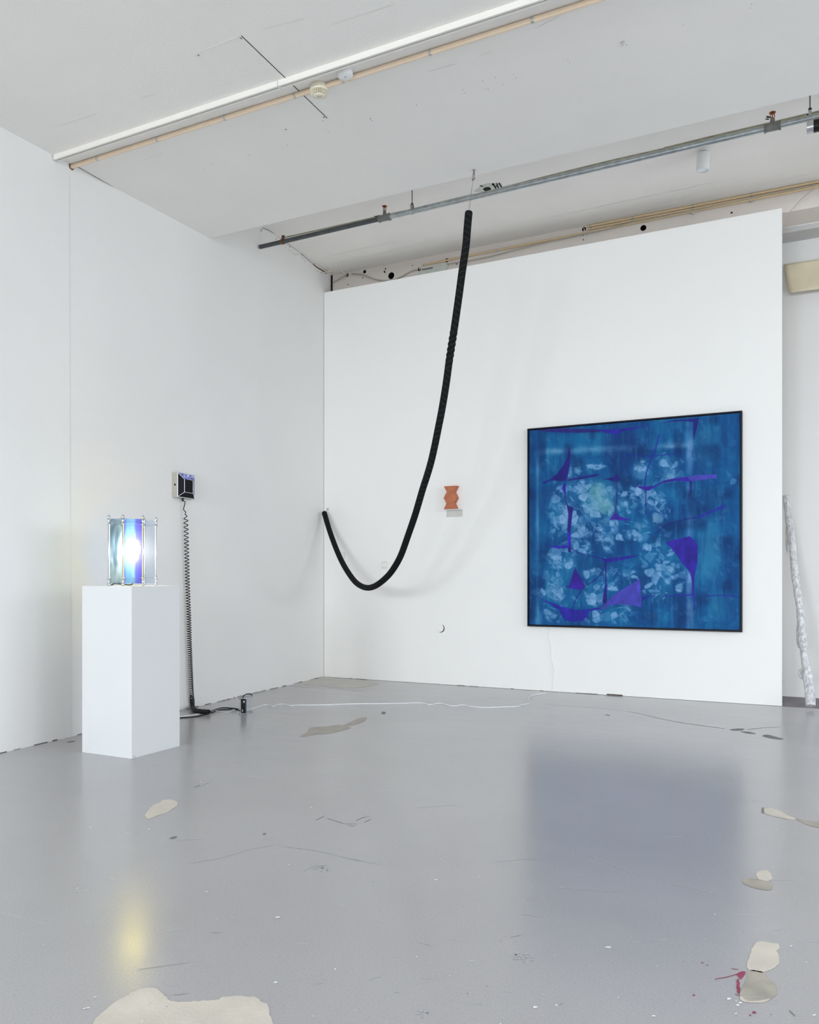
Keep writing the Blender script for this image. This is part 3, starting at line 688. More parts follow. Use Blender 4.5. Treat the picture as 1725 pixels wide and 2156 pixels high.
def stripe_mat():
    m = bpy.data.materials.new('black_pinstriped_fabric'); m.use_nodes = True; nt = m.node_tree; b = nt.nodes['Principled BSDF']; N = nt.nodes.new; L = nt.links.new
    uv = N('ShaderNodeUVMap'); uv.uv_map = 'wrap'; sp = N('ShaderNodeSeparateXYZ'); L(uv.outputs[0], sp.inputs[0])
    ad = N('ShaderNodeMath'); ad.operation = 'ADD'; L(sp.outputs[0], ad.inputs[0]); L(sp.outputs[1], ad.inputs[1])
    fr = N('ShaderNodeMath'); fr.operation = 'FRACT'; L(ad.outputs[0], fr.inputs[0])
    gt = N('ShaderNodeMath'); gt.operation = 'LESS_THAN'; gt.inputs[1].default_value = 0.045; L(fr.outputs[0], gt.inputs[0])
    mx = N('ShaderNodeMix'); mx.data_type = 'RGBA'; mx.inputs[6].default_value = sr((17, 19, 21)); mx.inputs[7].default_value = sr((74, 74, 71))
    L(gt.outputs[0], mx.inputs['Factor']); L(mx.outputs[2], b.inputs['Base Color']); b.inputs['Roughness'].default_value = 0.85; b.inputs['Specular IOR Level'].default_value = 0.2
    return m
to = tb.build('tube_body', stripe_mat(), tube_t)
uvl = to.data.uv_layers.new(name='wrap')
nring = len(TP)
ph = [phase(i*0.005) for i in range(nring)]
I_END = int(arc_of(1065)/0.005)
for p in to.data.polygons:
    vs_ = list(p.vertices)
    if len(vs_) != 4: 
        for li in p.loop_indices: uvl.data[li].uv = (0.3, 0.2)
        continue
    ks = [v % SEG for v in vs_]; wrap = (max(ks) == SEG-1 and min(ks) == 0)
    for li, v in zip(p.loop_indices, vs_):
        k = v % SEG; i = v // SEG; k = SEG if (wrap and k == 0) else k
        uvl.data[li].uv = (2*k/SEG, ph[min(i, nring-1)]) if i < I_END else (0.3, 0.2)
end_a = TP[0]
rd = onceil(996.5, 362)
# ceiling hook, shackle and the two strands of wire
h = MB(); h.lathe([(0.004, 0.0), (0.009, 0.004), (0.009, 0.010), (0.004, 0.014)], HOOK - Vector((0,0,0.014)), (0,0,1), 12)
h.tube([HOOK - Vector((0,0,.012)), HOOK - Vector((0,0,.05)), HOOK - Vector((-.008,0,.06)), HOOK - Vector((0,0,.072)), HOOK - Vector((.008,0,.064))], 0.0028, 8)
h.build('ceiling_hook', M['fitting'], tube_t)
ca_ = onh(997, 371); L1, W1 = 0.055, 0.013
lk = []
dirw = (end_a - HOOK).normalized(); sd = (HB-HA).normalized()
for k in range(25):
    a_ = 2*math.pi*k/24; yy = math.cos(a_); xx = math.sin(a_)
    lk.append(ca_ + sd*xx*W1 - dirw*(yy*L1/2*(1.0)) )
MB().tube(lk, 0.003, 8, caps=False).build('shackle', M['fitting'], tube_t)
base = ca_ + dirw*L1/2
for s_ in (-1, 1):
    MB().tube([base, base.lerp(end_a, .5) + sd*s_*0.003, end_a + sd*s_*0.009], 0.0011, 6).build('suspension_wire', M['fitting'], tube_t)
e2 = TP[-1]; wp = Vector((e2.x-0.002, PART_Y-0.001, e2.z+0.04))
hk = MB(); hk.lathe([(0.011, 0.0), (0.011, 0.004), (0.004, 0.005)], wp, (0,-1,0), 12)
hk.tube([wp, wp + Vector((0,-.022,.004)), wp + Vector((0,-.034,-.012)), wp+Vector((0,-.022,-.024)), e2 + Vector((0,0,.006))], 0.003, 8)
hk.build('wall_hook', M['silver'], tube_t)

# ================================================================== PLINTH AND LAMP
NC = onz(277, 1598)
S = 0.40
ped = MB(); ped.box((NC.x-S, NC.y, 0.0), (NC.x, NC.y+S, 1.0), 0)
for k in range(9):
    z_ = random.uniform(.004, .02); x_ = NC.x+.0006; yy = NC.y + random.uniform(.0, .035)
    ped.poly([(x_, yy, z_), (x_, yy+.006, z_), (x_, yy+.006, z_+.0012), (x_, yy, z_+.0012)], 1)
tag(ped.build('plinth', [M['pedestal'], M['pedestal_scuff']], bevel=0.0015), 'tall square white plinth carrying the glass lamp beside left wall', 'plinth')

LC = Vector((NC.x - S/2, NC.y + S/2, 1.0)); 
d0 = ray(280, 1220); tt_ = depth(LC); LC = Vector((0,0,0)) + d0*tt_; LC.z = 1.0
fv = Vector((d0.x, d0.y, 0)).normalized(); rv = Vector((fv.y, -fv.x, 0))
lamp = empty('glass_lamp', LC, 'lit six-sided lamp of blue iridescent glass panes and silver rods on white plinth', 'lamp')
K = tt_/FPX
V6 = [(-.132, -.045), (-.054, -.095), (.054, -.070), (.130, .045), (.066, .125), (-.060, .105)]
VP = [LC + rv*a_ + fv*b_ for a_, b_ in V6]
LHT = 0.42; zA, zB = 1.0 + 0.048, 1.0 + 0.372        # clear plates
def film(name, stops, tex=0.0, trans=0.25, alpha_noise=None, gloss=0.12, rough=0.15, stripes=None):
    """thin coated glass: lets coloured light through; the coating's tint shifts with the angle it is crossed at"""
    m = bpy.data.materials.new(name); m.use_nodes = True; nt = m.node_tree; N = nt.nodes.new; L = nt.links.new
    nt.nodes.remove(nt.nodes['Principled BSDF']); out = nt.nodes['Material Output']
    tc = N('ShaderNodeTexCoord'); n = N('ShaderNodeTexNoise'); n.inputs['Scale'].default_value = 9; n.inputs['Detail'].default_value = 6
    mp = N('ShaderNodeMapping'); mp.inputs['Scale'].default_value = (1.6, 1.6, .7); L(tc.outputs['Object'], mp.inputs['Vector']); L(mp.outputs[0], n.inputs['Vector'])
    lw_ = N('ShaderNodeLayerWeight'); lw_.inputs[0].default_value = 0.5
    sc = N('ShaderNodeMath'); sc.operation = 'MULTIPLY_ADD'; sc.inputs[1].default_value = 0.16; 
    L(n.outputs['Fac'], sc.inputs[0]); L(lw_.outputs['Facing'], sc.inputs[2])
    rp = N('ShaderNodeValToRGB'); el = rp.color_ramp.elements
    while len(el) > 1: el.remove(el[-1])
    el[0].position = stops[0][0]; el[0].color = sr(stops[0][1])
    for p_, c_ in stops[1:]: e_ = el.new(p_); e_.color = sr(c_)
    L(sc.outputs[0], rp.inputs[0])
    src = rp.outputs[0]
    if stripes:
        sx_ = N('ShaderNodeSeparateXYZ'); L(tc.outputs['Generated'], sx_.inputs[0]); ws = N('ShaderNodeMath'); ws.operation = 'MULTIPLY_ADD'; ws.inputs[1].default_value = .22; L(n.outputs['Fac'], ws.inputs[0])
        of = N('ShaderNodeMath'); of.operation = 'SUBTRACT'; of.inputs[1].default_value = .11; L(sx_.outputs[0], of.inputs[0]); L(of.outputs[0], ws.inputs[2])
        rs_ = N('ShaderNodeValToRGB'); es = rs_.color_ramp.elements
        while len(es) > 1: es.remove(es[-1])
        es[0].position = stripes[0][0]; es[0].color = sr(stripes[0][1])
        for p_, c_ in stripes[1:]: e_ = es.new(p_); e_.color = sr(c_)
        L(ws.outputs[0], rs_.inputs[0]); mz = N('ShaderNodeMix'); mz.data_type = 'RGBA'; fm = N('ShaderNodeMapRange'); fm.inputs[1].default_value = .135; fm.inputs[2].default_value = .18; L(sc.outputs[0], fm.inputs[0]); L(fm.outputs[0], mz.inputs['Factor'])
        mz.inputs[7].default_value = sr((255, 238, 96)); L(rs_.outputs[0], mz.inputs[6]); src = mz.outputs[2]
    if alpha_noise:
        n5 = N('ShaderNodeTexNoise'); n5.inputs['Scale'].default_value = alpha_noise[0]; n5.inputs['Detail'].default_value = 7; n5.inputs['Distortion'].default_value = 1.2
        mp5 = N('ShaderNodeMapping'); mp5.inputs['Scale'].default_value = (1.0, 1.0, .35); L(tc.outputs['Object'], mp5.inputs['Vector']); L(mp5.outputs[0], n5.inputs['Vector'])
        r5 = N('ShaderNodeValToRGB'); r5.color_ramp.elements[0].position = .42; r5.color_ramp.elements[1].position = .62; r5.color_ramp.elements[0].color = sr(alpha_noise[1]); r5.color_ramp.elements[1].color = (1,1,1,1)
        L(n5.outputs['Fac'], r5.inputs[0]); mm = N('ShaderNodeMix'); mm.data_type = 'RGBA'; mm.blend_type = 'MULTIPLY'; mm.inputs['Factor'].default_value = 1
        L(src, mm.inputs[6]); L(r5.outputs[0], mm.inputs[7]); src = mm.outputs[2]
    bp = N('ShaderNodeBump'); bp.inputs['Strength'].default_value = tex; bp.inputs['Distance'].default_value = 0.004
    wv = N('ShaderNodeTexNoise'); wv.inputs['Scale'].default_value = 60; wv.inputs['Detail'].default_value = 2; mpw = N('ShaderNodeMapping'); mpw.inputs['Scale'].default_value = (.8, .8, 2.6)
    L(tc.outputs['Object'], mpw.inputs['Vector']); L(mpw.outputs[0], wv.inputs['Vector']); L(wv.outputs['Fac'], bp.inputs['Height'])
    tr_ = N('ShaderNodeBsdfTransparent'); L(src, tr_.inputs[0])
    tl = N('ShaderNodeBsdfTranslucent'); L(src, tl.inputs[0]); L(bp.outputs[0], tl.inputs['Normal'])
    rf = N('ShaderNodeBsdfRefraction'); rf.inputs['IOR'].default_value = 1.3; rf.inputs['Roughness'].default_value = rough; L(src, rf.inputs[0]); L(bp.outputs[0], rf.inputs['Normal'])
    gl = N('ShaderNodeBsdfGlossy'); gl.inputs['Roughness'].default_value = .12; gl.inputs[0].default_value = (1,1,1,1); L(bp.outputs[0], gl.inputs['Normal'])
    m1 = N('ShaderNodeMixShader'); m1.inputs[0].default_value = trans; L(tr_.outputs[0], m1.inputs[1]); L(tl.outputs[0], m1.inputs[2])
    m3 = N('ShaderNodeMixShader'); m3.inputs[0].default_value = 0.45 if tex else 0.0; L(m1.outputs[0], m3.inputs[1]); L(rf.outputs[0], m3.inputs[2])
    m2 = N('ShaderNodeMixShader'); m2.inputs[0].default_value = gloss; L(m3.outputs[0], m2.inputs[1]); L(gl.outputs[0], m2.inputs[2])
    L(m2.outputs[0], out.inputs['Surface'])
    return m
G_BLUE = film('deep_blue_dichroic_glass', [(0.0, (150, 205, 255)), (0.14, (150, 205, 255)), (0.24, (245, 235, 120)), (1.0, (160, 210, 240))], tex=1.0, trans=0.55, rough=0.45, gloss=.06, stripes=[(0.0, (112, 130, 240)), (.16, (150, 205, 250)), (.56, (160, 220, 252)), (.68, (126, 128, 244)), (.9, (112, 112, 238))])
G_MARB = film('marbled_pale_glass', [(0.0, (206, 230, 250)), (0.3, (204, 230, 250)), (0.6, (236, 242, 214)), (1.0, (206, 218, 246))], tex=0.0, trans=0.3, alpha_noise=(10, (120, 142, 158)), gloss=0.08)
G_CLEAR = film('faintly_blue_clear_glass', [(0.0, (244, 248, 254)), (1.0, (236, 243, 254))], trans=0.03, gloss=0.05)
G_PLATE = film('clear_acrylic', [(0.0, (250, 252, 253)), (1.0, (246, 249, 252))], trans=0.0, gloss=0.04)
pan_mats = [G_MARB, G_BLUE, G_CLEAR, G_CLEAR, G_BLUE, G_MARB]
for i in range(6):
    p, q = VP[i], VP[(i+1) % 6]; d = (q-p).normalized(); nn = Vector((d.y, -d.x, 0)); g = 0.004
    a_, b_ = p + d*g, q - d*g
    z0_, z1_ = 1.014, 1.404
    MB().poly([Vector((a_.x, a_.y, z0_)), Vector((b_.x, b_.y, z0_)), Vector((b_.x, b_.y, z1_)), Vector((a_.x, a_.y, z1_))]).build('glass_pane', pan_mats[i], lamp)
for zp in (zA, zB):
    c_ = sum(VP, Vector())/6
    MB().prism([Vector((v.x, v.y, zp)) + (v-c_).normalized()*0.006 for v in VP], (0, 0, 0.004)).build('clear_plate', G_PLATE, lamp)
for v in VP:
    r_ = MB()
    prof = [(0.004, 0.0), (0.0105, 0.005), (0.0105, 0.012), (0.0078, 0.014), (0.0078, 0.044), (0.0108, 0.045), (0.0108, 0.0515), (0.0044, 0.0525),
            (0.0044, 0.366), (0.0100, 0.367), (0.0100, 0.374), (0.0078, 0.375), (0.0078, 0.404), (0.0100, 0.405), (0.0100, 0.411), (0.0085, 0.418), (0.005, 0.425), (0.001, 0.428)]
    o_ = v + (v-c_).normalized()*0.006
    r_.lathe([(r, z) for r, z in prof], Vector((o_.x, o_.y, 1.0)), seg=14); r_.build('rod', M['silver'], lamp)
bulb_m = bpy.data.materials.new('glowing_bulb'); bulb_m.use_nodes = True
bn = bulb_m.node_tree.nodes['Principled BSDF']; bn.inputs['Emission Color'].default_value = (1, 0.93, 0.78, 1); bn.inputs['Emission Strength'].default_value = 60
bz = 1.215
bc_ = c_ + fv*(-0.005)
bl = MB(); bl.lathe([(0.004, -0.064), (0.018, -0.058), (0.024, -0.04), (0.034, -0.01), (0.037, 0.018), (0.032, 0.042), (0.018, 0.058), (0.002, 0.064)], Vector((bc_.x, bc_.y, bz)), seg=20)
bl.build('bulb', bulb_m, lamp)
MB().lathe([(0.019, 0.0), (0.019, 0.055), (0.014, 0.06)], Vector((bc_.x, bc_.y, zA+.004)), seg=18).lathe([(0.005, 0.06), (0.005, 0.112)], Vector((bc_.x, bc_.y, zA+.004)), seg=10).build('bulb_holder', M['silver'], lamp)
lc = [Vector((bc_.x, bc_.y, 1.045)), Vector((bc_.x, bc_.y, 1.02))] + [LC + rv*(px-280)*K + fv*dd + Vector((0,0,zz)) for px, dd, zz in [(279,-.02,.012),(276,-.07,.006),(268,-.09,.006),(258,-.08,.010),(246,-.06,.014),(239,-.02,.008),(237,.05,.0045),(238,.13,.0045)]]
MB().tube(spline(lc, 6), 0.0036, 8).build('lamp_cord', M['black_rubber'], lamp)

# ================================================================== WALL BOX AND COILED CABLE
BD = 0.055
P0 = onleft(374.5, 995, BD); P1 = onleft(411, 996, BD); Pz1 = onleft(374.5, 993.5, BD).z; Pz0 = onleft(374.5, 1046.5, BD).z
ul = Vector((LDIR.x, LDIR.y, 0)); ub = Vector((0, 0, 1))
WB = (P1-P0).dot(ul); HBX = Pz1-Pz0
B0 = Vector((P0.x, P0.y, Pz0)) - LNOR*BD
box = empty('light_box', B0 + ul*WB/2, 'small steel wall box with black facetted glass front above the coiled cable', 'wall light')
def bp_(u_, v_, d_): return B0 + ul*u_ + ub*v_ + LNOR*d_
def lbox(m, u0, u1, v0, v1, d0_, d1_, mi=0):
    rot = Matrix((ul, ub, LNOR)).transposed(); return m.box((u0, v0, d0_), (u1, v1, d1_), mi, rot, B0)
m = MB(); lbox(m, 0, WB, 0, HBX, 0.001, BD-0.004); m.build('steel_case', M['box_metal'], box)
m = MB(); lbox(m, .0, WB*0.0, 0, 0, 0, 0) if False else None
m = MB(); m.box((0,0,0),(0.001,0.001,0.001))
sock = MB(); rot = Matrix((ul, ub, LNOR)).transposed(); sock.box((-0.003, HBX*.46, BD*.42), (0.0, HBX*.54, BD*.62), 0, rot, B0); sock.build('socket', M['hole'], box)
iu0, iu1, iv0, iv1 = WB*.26, WB*.76, HBX*.22, HBX*.74; e_ = 0.004
O = [bp_(e_, e_, BD-.004), bp_(WB-e_, e_, BD-.004), bp_(WB-e_, HBX-e_, BD-.004), bp_(e_, HBX-e_, BD-.004)]
I = [bp_(iu0, iv0, BD+.020), bp_(iu1, iv0, BD+.020), bp_(iu1, iv1, BD+.020), bp_(iu0, iv1, BD+.020)]
MB().add(O+I, [(0,1,5,4),(1,2,6,5),(3,0,4,7),(4,5,6,7)]).build('glass_facets', M['black_glass'], box)
def facet_reflection():  # window reflection painted into the top facet as blue-white noise colour
    m = bpy.data.materials.new('painted_reflection_glass'); m.use_nodes = True; nt = m.node_tree; b = nt.nodes['Principled BSDF']
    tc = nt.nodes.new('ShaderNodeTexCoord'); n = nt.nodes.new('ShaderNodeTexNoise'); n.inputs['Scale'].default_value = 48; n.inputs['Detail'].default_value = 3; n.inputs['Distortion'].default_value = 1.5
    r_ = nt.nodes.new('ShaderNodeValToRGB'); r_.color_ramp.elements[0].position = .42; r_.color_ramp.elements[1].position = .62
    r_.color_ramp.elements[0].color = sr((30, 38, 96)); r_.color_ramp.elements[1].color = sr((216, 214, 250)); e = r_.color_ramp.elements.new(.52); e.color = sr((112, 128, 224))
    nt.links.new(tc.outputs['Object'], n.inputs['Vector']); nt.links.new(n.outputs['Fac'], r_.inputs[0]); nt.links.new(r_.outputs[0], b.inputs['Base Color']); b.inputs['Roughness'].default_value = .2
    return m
tag(MB().add([O[2], O[3], I[3], I[2]], [(0,1,2,3)]).build('glass_facets', facet_reflection(), box), 'glass top facet with painted blue window reflection')
sl = MB()
for i in range(4):
    if i != 2: sl.tube([I[i], I[(i+1) % 4]], 0.0022, 6)
    if i != 2: sl.tube([O[i], I[i]], 0.0022, 6)
    sl.tube([O[i], O[(i+1) % 4]], 0.0026, 6)
sl.build('solder_seams', M['solder'], box)
m = MB(); m.lathe([(0.0095, 0), (0.0095, -0.012), (0.006, -0.022)], bp_(WB*.44, 0, BD*.5), (0,0,1), 14); m.build('cable_gland', M['black_plastic'], box)

st = bp_(WB*.44, -0.02, BD*.5)
coil_t = MB()
def colp(px, py, off=0.035): return onleft(px, py, off)
c_px = [(391,1078),(392,1110),(393,1150),(394,1190),(395,1230),(396.5,1270),(398,1310),(399,1350),(400.5,1390),(402,1430),(403.5,1462)]
Cc = [colp(*p) for p in c_px]
fz = 0.022
tail = [onz(405.5,1486.5, fz) , onz(410,1495, fz), onz(420,1497.5, fz), onz(432,1498.5, fz), onz(441,1499, fz)]
axis_pts = spline(Cc + [Cc[-1].lerp(tail[0], .6)+Vector((0,0,.01))] + tail, 40)
# coil: the turns get tighter towards the floor
helix = []; ang = 0.0; tot = sum((b_-a_).length for a_, b_ in zip(axis_pts, axis_pts[1:])); s = 0
Tprev = None; nrm = LNOR.copy()
fine = resample(axis_pts, 0.0009)
for i, p in enumerate(fine):
    t_ = (fine[min(i+3, len(fine)-1)] - fine[max(i-3, 0)]).normalized(); nrm = (nrm - t_*nrm.dot(t_)).normalized(); bnm = t_.cross(nrm)
    f_ = i/len(fine)
    pitch = float(np.interp(f_, [0, .1, .25, .45, .65, .8, .86, 1], [.038, .031, .025, .0195, .0155, .0125, .009, .0078]))
    ang += 2*math.pi*0.0009/pitch
    rr_ = 0.0155 if f_ > .03 else 0.0155*(f_/.03)
    helix.append(p + nrm*math.cos(ang)*rr_ + bnm*math.sin(ang)*rr_)
lead = spline([st, onleft(389.5,1057,.03), onleft(388,1066,.03), onleft(386.6,1072.5,.032), helix[0]], 6)
dec = [helix[i] for i in range(0, len(helix), 1)]
coil_t.tube(lead[:-1] + dec, 0.0037, 6)
tag(coil_t.build('coiled_cable', M['black_rubber']), 'black spiral cable hanging down left wall from the steel box and bending onto floor', 'cable')

# ================================================================== FLOOR CONTROL BOX
D0 = onz(506.5, 1503.5); D1 = onz(517.5, 1504.3)
ux = (D1-D0).normalized(); DW = (D1-D0).length; uy = Vector((-ux.y, ux.x, 0))
F1 = onz(532, 1498.8)
dp = F1 - onz(521, 1504.3); 
uy = Vector((dp.x, dp.y, 0)); DL = min(uy.length, .2); uy = uy.normalized()
DH = (1503.5-1472)*depth(D0)/FPX
ctl = empty('control_box', D0, 'small black electronics block clamped between clear bolted plates on floor', 'control box')
rotd = Matrix((ux, uy, Vector((0,0,1)))).transposed()
m = MB(); m.box((0.003, 0.0, 0.004), (DW-.003, DL*.22, DH+0.004), 0, rotd, D0); m.build('black_block', M['black_plastic'], ctl, bevel=.002)
ZB = 0.0155
for x_ in (-.004, DW+.001):
    MB().box((x_, -.012, 0.0), (x_+.003, DL+.012, DH+.022), 0, rotd, D0).build('clear_plate', G_PLATE, ctl)
for yy in (-.004, DL+.002):
    for zz in (0.006, DH+.006):
        a_ = D0 + rotd @ Vector((-.010, yy, zz)); b_ = D0 + rotd @ Vector((DW+.016, yy, zz))
        q = MB(); q.tube([a_, b_], .003, 8)
        q.lathe([(.0065, 0), (.0065, .005), (.005, .009), (.001, .012)], D0 + rotd @ Vector((DW+.004, yy, zz)), ux, 10).lathe([(.0065, 0), (.0065, .005), (.005, .009), (.001, .012)], D0 + rotd @ Vector((-.004, yy, zz)), -ux, 10)
        q.build('bolt', M['silver'], ctl)
MB().box((DW*.52, -.0015, DH*.78), (DW*.8, 0.0, DH*.9), 0, rotd, D0).build('terminal_mark', M['white_plastic'], ctl)
MB().box((DW*.3, -.0015, DH*.16), (DW*.45, 0.0, DH*.32), 0, rotd, D0).build('terminal_mark', M['white_plastic'], ctl)
m = MB(); a_ = D0 + rotd @ Vector((DW*.4, DL*.12, DH)); 
m.tube(spline([a_, a_ + Vector((0,0,.02)), a_ + rotd @ Vector((.01, .06, .03)), a_ + rotd @ Vector((.03, .11, .022)), a_ + rotd @ Vector((.035,.125,0))], 6), .004, 8); m.build('jumper_lead', M['black_rubber'], ctl)

# cords
rC = 0.0032
w1 = [(372,1510),(380,1509),(400,1506),(420,1503),(440,1500.5),(455,1497),(470,1499),(482,1499),(490,1495),(500,1493.5),(515,1495),(533,1492),(545,1488),(556,1484.5),(566,1484.5),(576,1487),(588,1483),(600,1483),(612,1485.5),(630,1484.5),(650,1484.6),(690,1484),(720,1482.5),(760,1481.7),(800,1481.6),(850,1480.8),(870,1480),(890,1480.5),(905,1483.6),(920,1481.5),(930,1481),(945,1485),(960,1486),(975,1484.5),(990,1487.5),(1015,1489.5),(1040,1489.3),(1065,1488.5),(1090,1487.3),(1100,1484),(1113,1481.6)]
pts = [onz(x, y, rC) for x, y in w1]
up_ = [onz(1116,1478.5, rC+.006), onz(1114.5,1474.5, .008), onz(1116,1467.5, .006), onz(1120,1465.5,.005), onz(1128,1463, rC), onz(1145,1460.3, rC)]
yw = PART_Y - 0.005
wallp = [ony(1157,1457.5,yw), ony(1163,1452,yw), ony(1165.5,1444,yw), ony(1165.5,1430,yw), ony(1168,1416,yw), ony(1167,1402,yw), ony(1161.5,1388,yw), ony(1162,1372,yw), ony(1160.5,1356,yw), ony(1156.5,1341,yw), ony(1156.5,1330,yw), ony(1157,1322,yw)]
tag(MB().tube(spline(pts + up_ + wallp, 5), rC, 8).build('power_cord', M['white_cord']), 'thin white cord wandering across floor and up partition to the painting', 'cord')
bk = [(372,1511.5),(380,1511),(400,1510),(420,1507.5),(436,1502.5),(446,1497),(458,1492.5),(472,1490),(488,1491),(504,1493)]
tag(MB().tube(spline([onz(x, y, .0045 + (.012 if 440 < x < 500 else 0)) for x, y in bk], 6), .0045, 8).build('power_cord', M['black_rubber']), 'black cord running from behind the plinth past the coil end to the control box', 'cord')
bk = [(437,1499.5),(446,1500),(456,1496),(470,1493.5),(486,1493),(500,1494),(505,1496)]
tag(MB().tube(spline([onz(x, y, .0042) for x, y in bk], 6), .004, 8).build('power_cord', M['black_rubber']), 'short black lead joining the coiled cable end to the control box', 'cord')

# ================================================================== TERRACOTTA PIECE ON ITS BRACKET
TY = PART_Y - 0.066
prof_px = [(934.2,1024),(962.2,1022.3),(955.6,1035.2),(961.5,1047.2),(955.6,1059.5),(961.2,1071.2),(934.2,1072.6),(939.9,1060),(934,1048.5),(940.8,1035.2)]
pr = [ony(x, y, TY) for x, y in prof_px]
n_ = len(pr); ctr = sum(pr, Vector())/n_
o_ = MB().prism(pr[::-1], (0, 0.062, 0)).build('clay_sculpture', M['terracotta'], bevel=0.003)
tag(o_, 'terracotta piece with zigzag hourglass outline standing on small wall bracket', 'sculpture')
sh = empty('wall_bracket', ony(957, 1080, PART_Y), 'small pale steel wall bracket under the terracotta piece', 'bracket')
zt = min(p.z for p in pr)
x0_, x1_ = ony(940.5, 1080, PART_Y).x, ony(974.5, 1080, PART_Y).x
zb0, zb1 = ony(957, 1088.2, PART_Y).z, ony(957, 1075.8, PART_Y).z
m = MB(); m.box((x0_, PART_Y-.004, zb0), (x1_, PART_Y-.0005, zt-.0055)); 
m.build('back_plate', M['shelf_steel'], sh)
m = MB(); m.box((x0_, PART_Y-.07, zt-.0055), (x1_, PART_Y-.0005, zt-.0005)); m.build('ledge', M['white_plastic'], sh)
for px in (948.5, 965.5):
    q = ony(px, 1083.7, PART_Y-.004); MB().lathe([(.004, 0), (.004, .0012), (.002, .002)], q, (0,-1,0), 12).build('screw', M['silver'], sh)
del m
# outlets
def plate(name, x, y, wpx, hpx, label, cat, kind):
    c = ony(x, y, PART_Y); k = depth(c)/FPX; W_, H_ = wpx*k*1.12, hpx*k
    t = empty(name, c, label, cat)
    MB().box((c.x-W_/2, PART_Y-.012, c.z-H_/2), (c.x+W_/2, PART_Y-.0005, c.z+H_/2)).build('cover_plate', M['socket'], t, bevel=.002)
    if kind == 'socket':
        MB().box((c.x-W_*.34, PART_Y-.0145, c.z-H_*.36), (c.x+W_*.34, PART_Y-.012, c.z+H_*.36)).build('socket_insert', M['white_plastic'], t, bevel=.001)
        h_ = MB()
        for dx, dz in ((-.16, .06), (.14, .1), (0, -.14)): h_.disc((c.x+dx*W_, PART_Y-.0155, c.z+dz*H_), (0,-1,0), .0032, 0, 10)
        h_.build('pin_holes', M['grime'], t)
    else:
        MB().box((c.x-W_*.38, PART_Y-.018, c.z-H_*.34), (c.x+W_*.40, PART_Y-.012, c.z+H_*.34)).build('rocker', M['white_plastic'], t, bevel=.001)
        MB().box((c.x-W_*.16, PART_Y-.0135, c.z+H_*.37), (c.x+W_*.16, PART_Y-.012, c.z+H_*.45)).build('indicator', mat('amber_indicator', (226, 186, 96), .5), t)
plate('wall_socket', 722, 1169.5, 9.5, 13.5, 'white square wall socket on partition just right of the black tube', 'socket', 'socket')
plate('wall_switch', 811, 1189.5, 11.5, 14.5, 'pale square switch with amber strip on partition inside the curve of the tube', 'switch', 'switch')
# plugged round hole
c = ony(928.5, 1323.2, PART_Y); k = depth(c)/FPX
hp = empty('hole_cover', c, 'small round white plug sitting askew in partition hole with black gap at right', 'cover')
MB().lathe([(8.6*k, -.001), (8.6*k, -.0002)], c, (0, 1, 0), 32).build('hole_rim', M['hole'], hp)
c2 = c + Vector((-1.6*k, -.006, .7*k)); MB().lathe([(8.1*k, 0.0), (8.3*k, .0015), (8.3*k, .005)], c2, (0, 1, 0), 32).build('plug', M['partition'], hp)

# ================================================================== SILVER ROLL, TAN CLOTH
b0 = onz(1707.5, 1486, 0.035); t0 = ony(1656.5, 1045, NICHE_Y-.045)
roll = empty('wrapped_roll', (b0.x, b0.y, 0), 'long silver-white wrapped roll leaning in the gap right of the partition', 'roll')
def silver_wrap():
    m = bpy.data.materials.new('silvery_mesh_wrap'); m.use_nodes = True; nt = m.node_tree; b = nt.nodes['Principled BSDF']; N = nt.nodes.new; L = nt.links.new
    tc = N('ShaderNodeTexCoord'); v = N('ShaderNodeTexVoronoi'); v.inputs['Scale'].default_value = 170; n = N('ShaderNodeTexNoise'); n.inputs['Scale'].default_value = 60; n.inputs['Detail'].default_value = 6
    mpv = N('ShaderNodeMapping'); mpv.inputs['Scale'].default_value = (1, 1, .3); L(tc.outputs['Object'], mpv.inputs['Vector']); L(tc.outputs['Object'], v.inputs['Vector']); L(mpv.outputs[0], n.inputs['Vector'])
    r_ = N('ShaderNodeValToRGB'); r_.color_ramp.elements[0].position = .35; r_.color_ramp.elements[1].position = .6; r_.color_ramp.elements[0].color = sr((196, 196, 199)); r_.color_ramp.elements[1].color = sr((246, 246, 248))
    L(n.outputs['Fac'], r_.inputs[0]); L(r_.outputs[0], b.inputs['Base Color']); b.inputs['Roughness'].default_value = .35; b.inputs['Metallic'].default_value = .35
    bp = N('ShaderNodeBump'); bp.inputs['Strength'].default_value = .9; bp.inputs['Distance'].default_value = .006; L(v.outputs['Distance'], bp.inputs['Height']); L(bp.outputs[0], b.inputs['Normal'])
    return m
SW = silver_wrap()
ax = [b0.lerp(t0, i/60) for i in range(61)]
for i, p in enumerate(ax): ax[i] = p + Vector((0.003*math.sin(i*.3), 0.002*math.sin(i*.27+1), 0))
rad_ = [0.033*(1 + .07*math.sin(i*.42)+.05*math.sin(i*1.1)) *(1.05 if i < 12 else .9) for i in range(61)]
MB().tube(ax, rad_, 20, radf=lambda s, a: 1+.05*math.sin(5*a+s*14)).build('wrapped_body', SW, roll)
def lump(px, py, rx, rz, ry, off):
    c = ony(px, py, off); m = MB(); m.lathe([(rx*math.sin(math.pi*k/10), -rz*math.cos(math.pi*k/10)) for k in range(11)], (0,0,0), seg=16)
    m.v = [(c.x+v[0], c.y+v[1]*ry/rx, c.z+v[2]) for v in m.v]; m.build('wrap_fold', SW, roll)
lump(1690, 1418, .032, .045, .02, ax[11].y); lump(1659, 1130, .018, .15, .02, ax[50].y); lump(1684, 1335, .026, .12, .03, ax[22].y); lump(1677,1225,.026,.10,.03,ax[36].y)

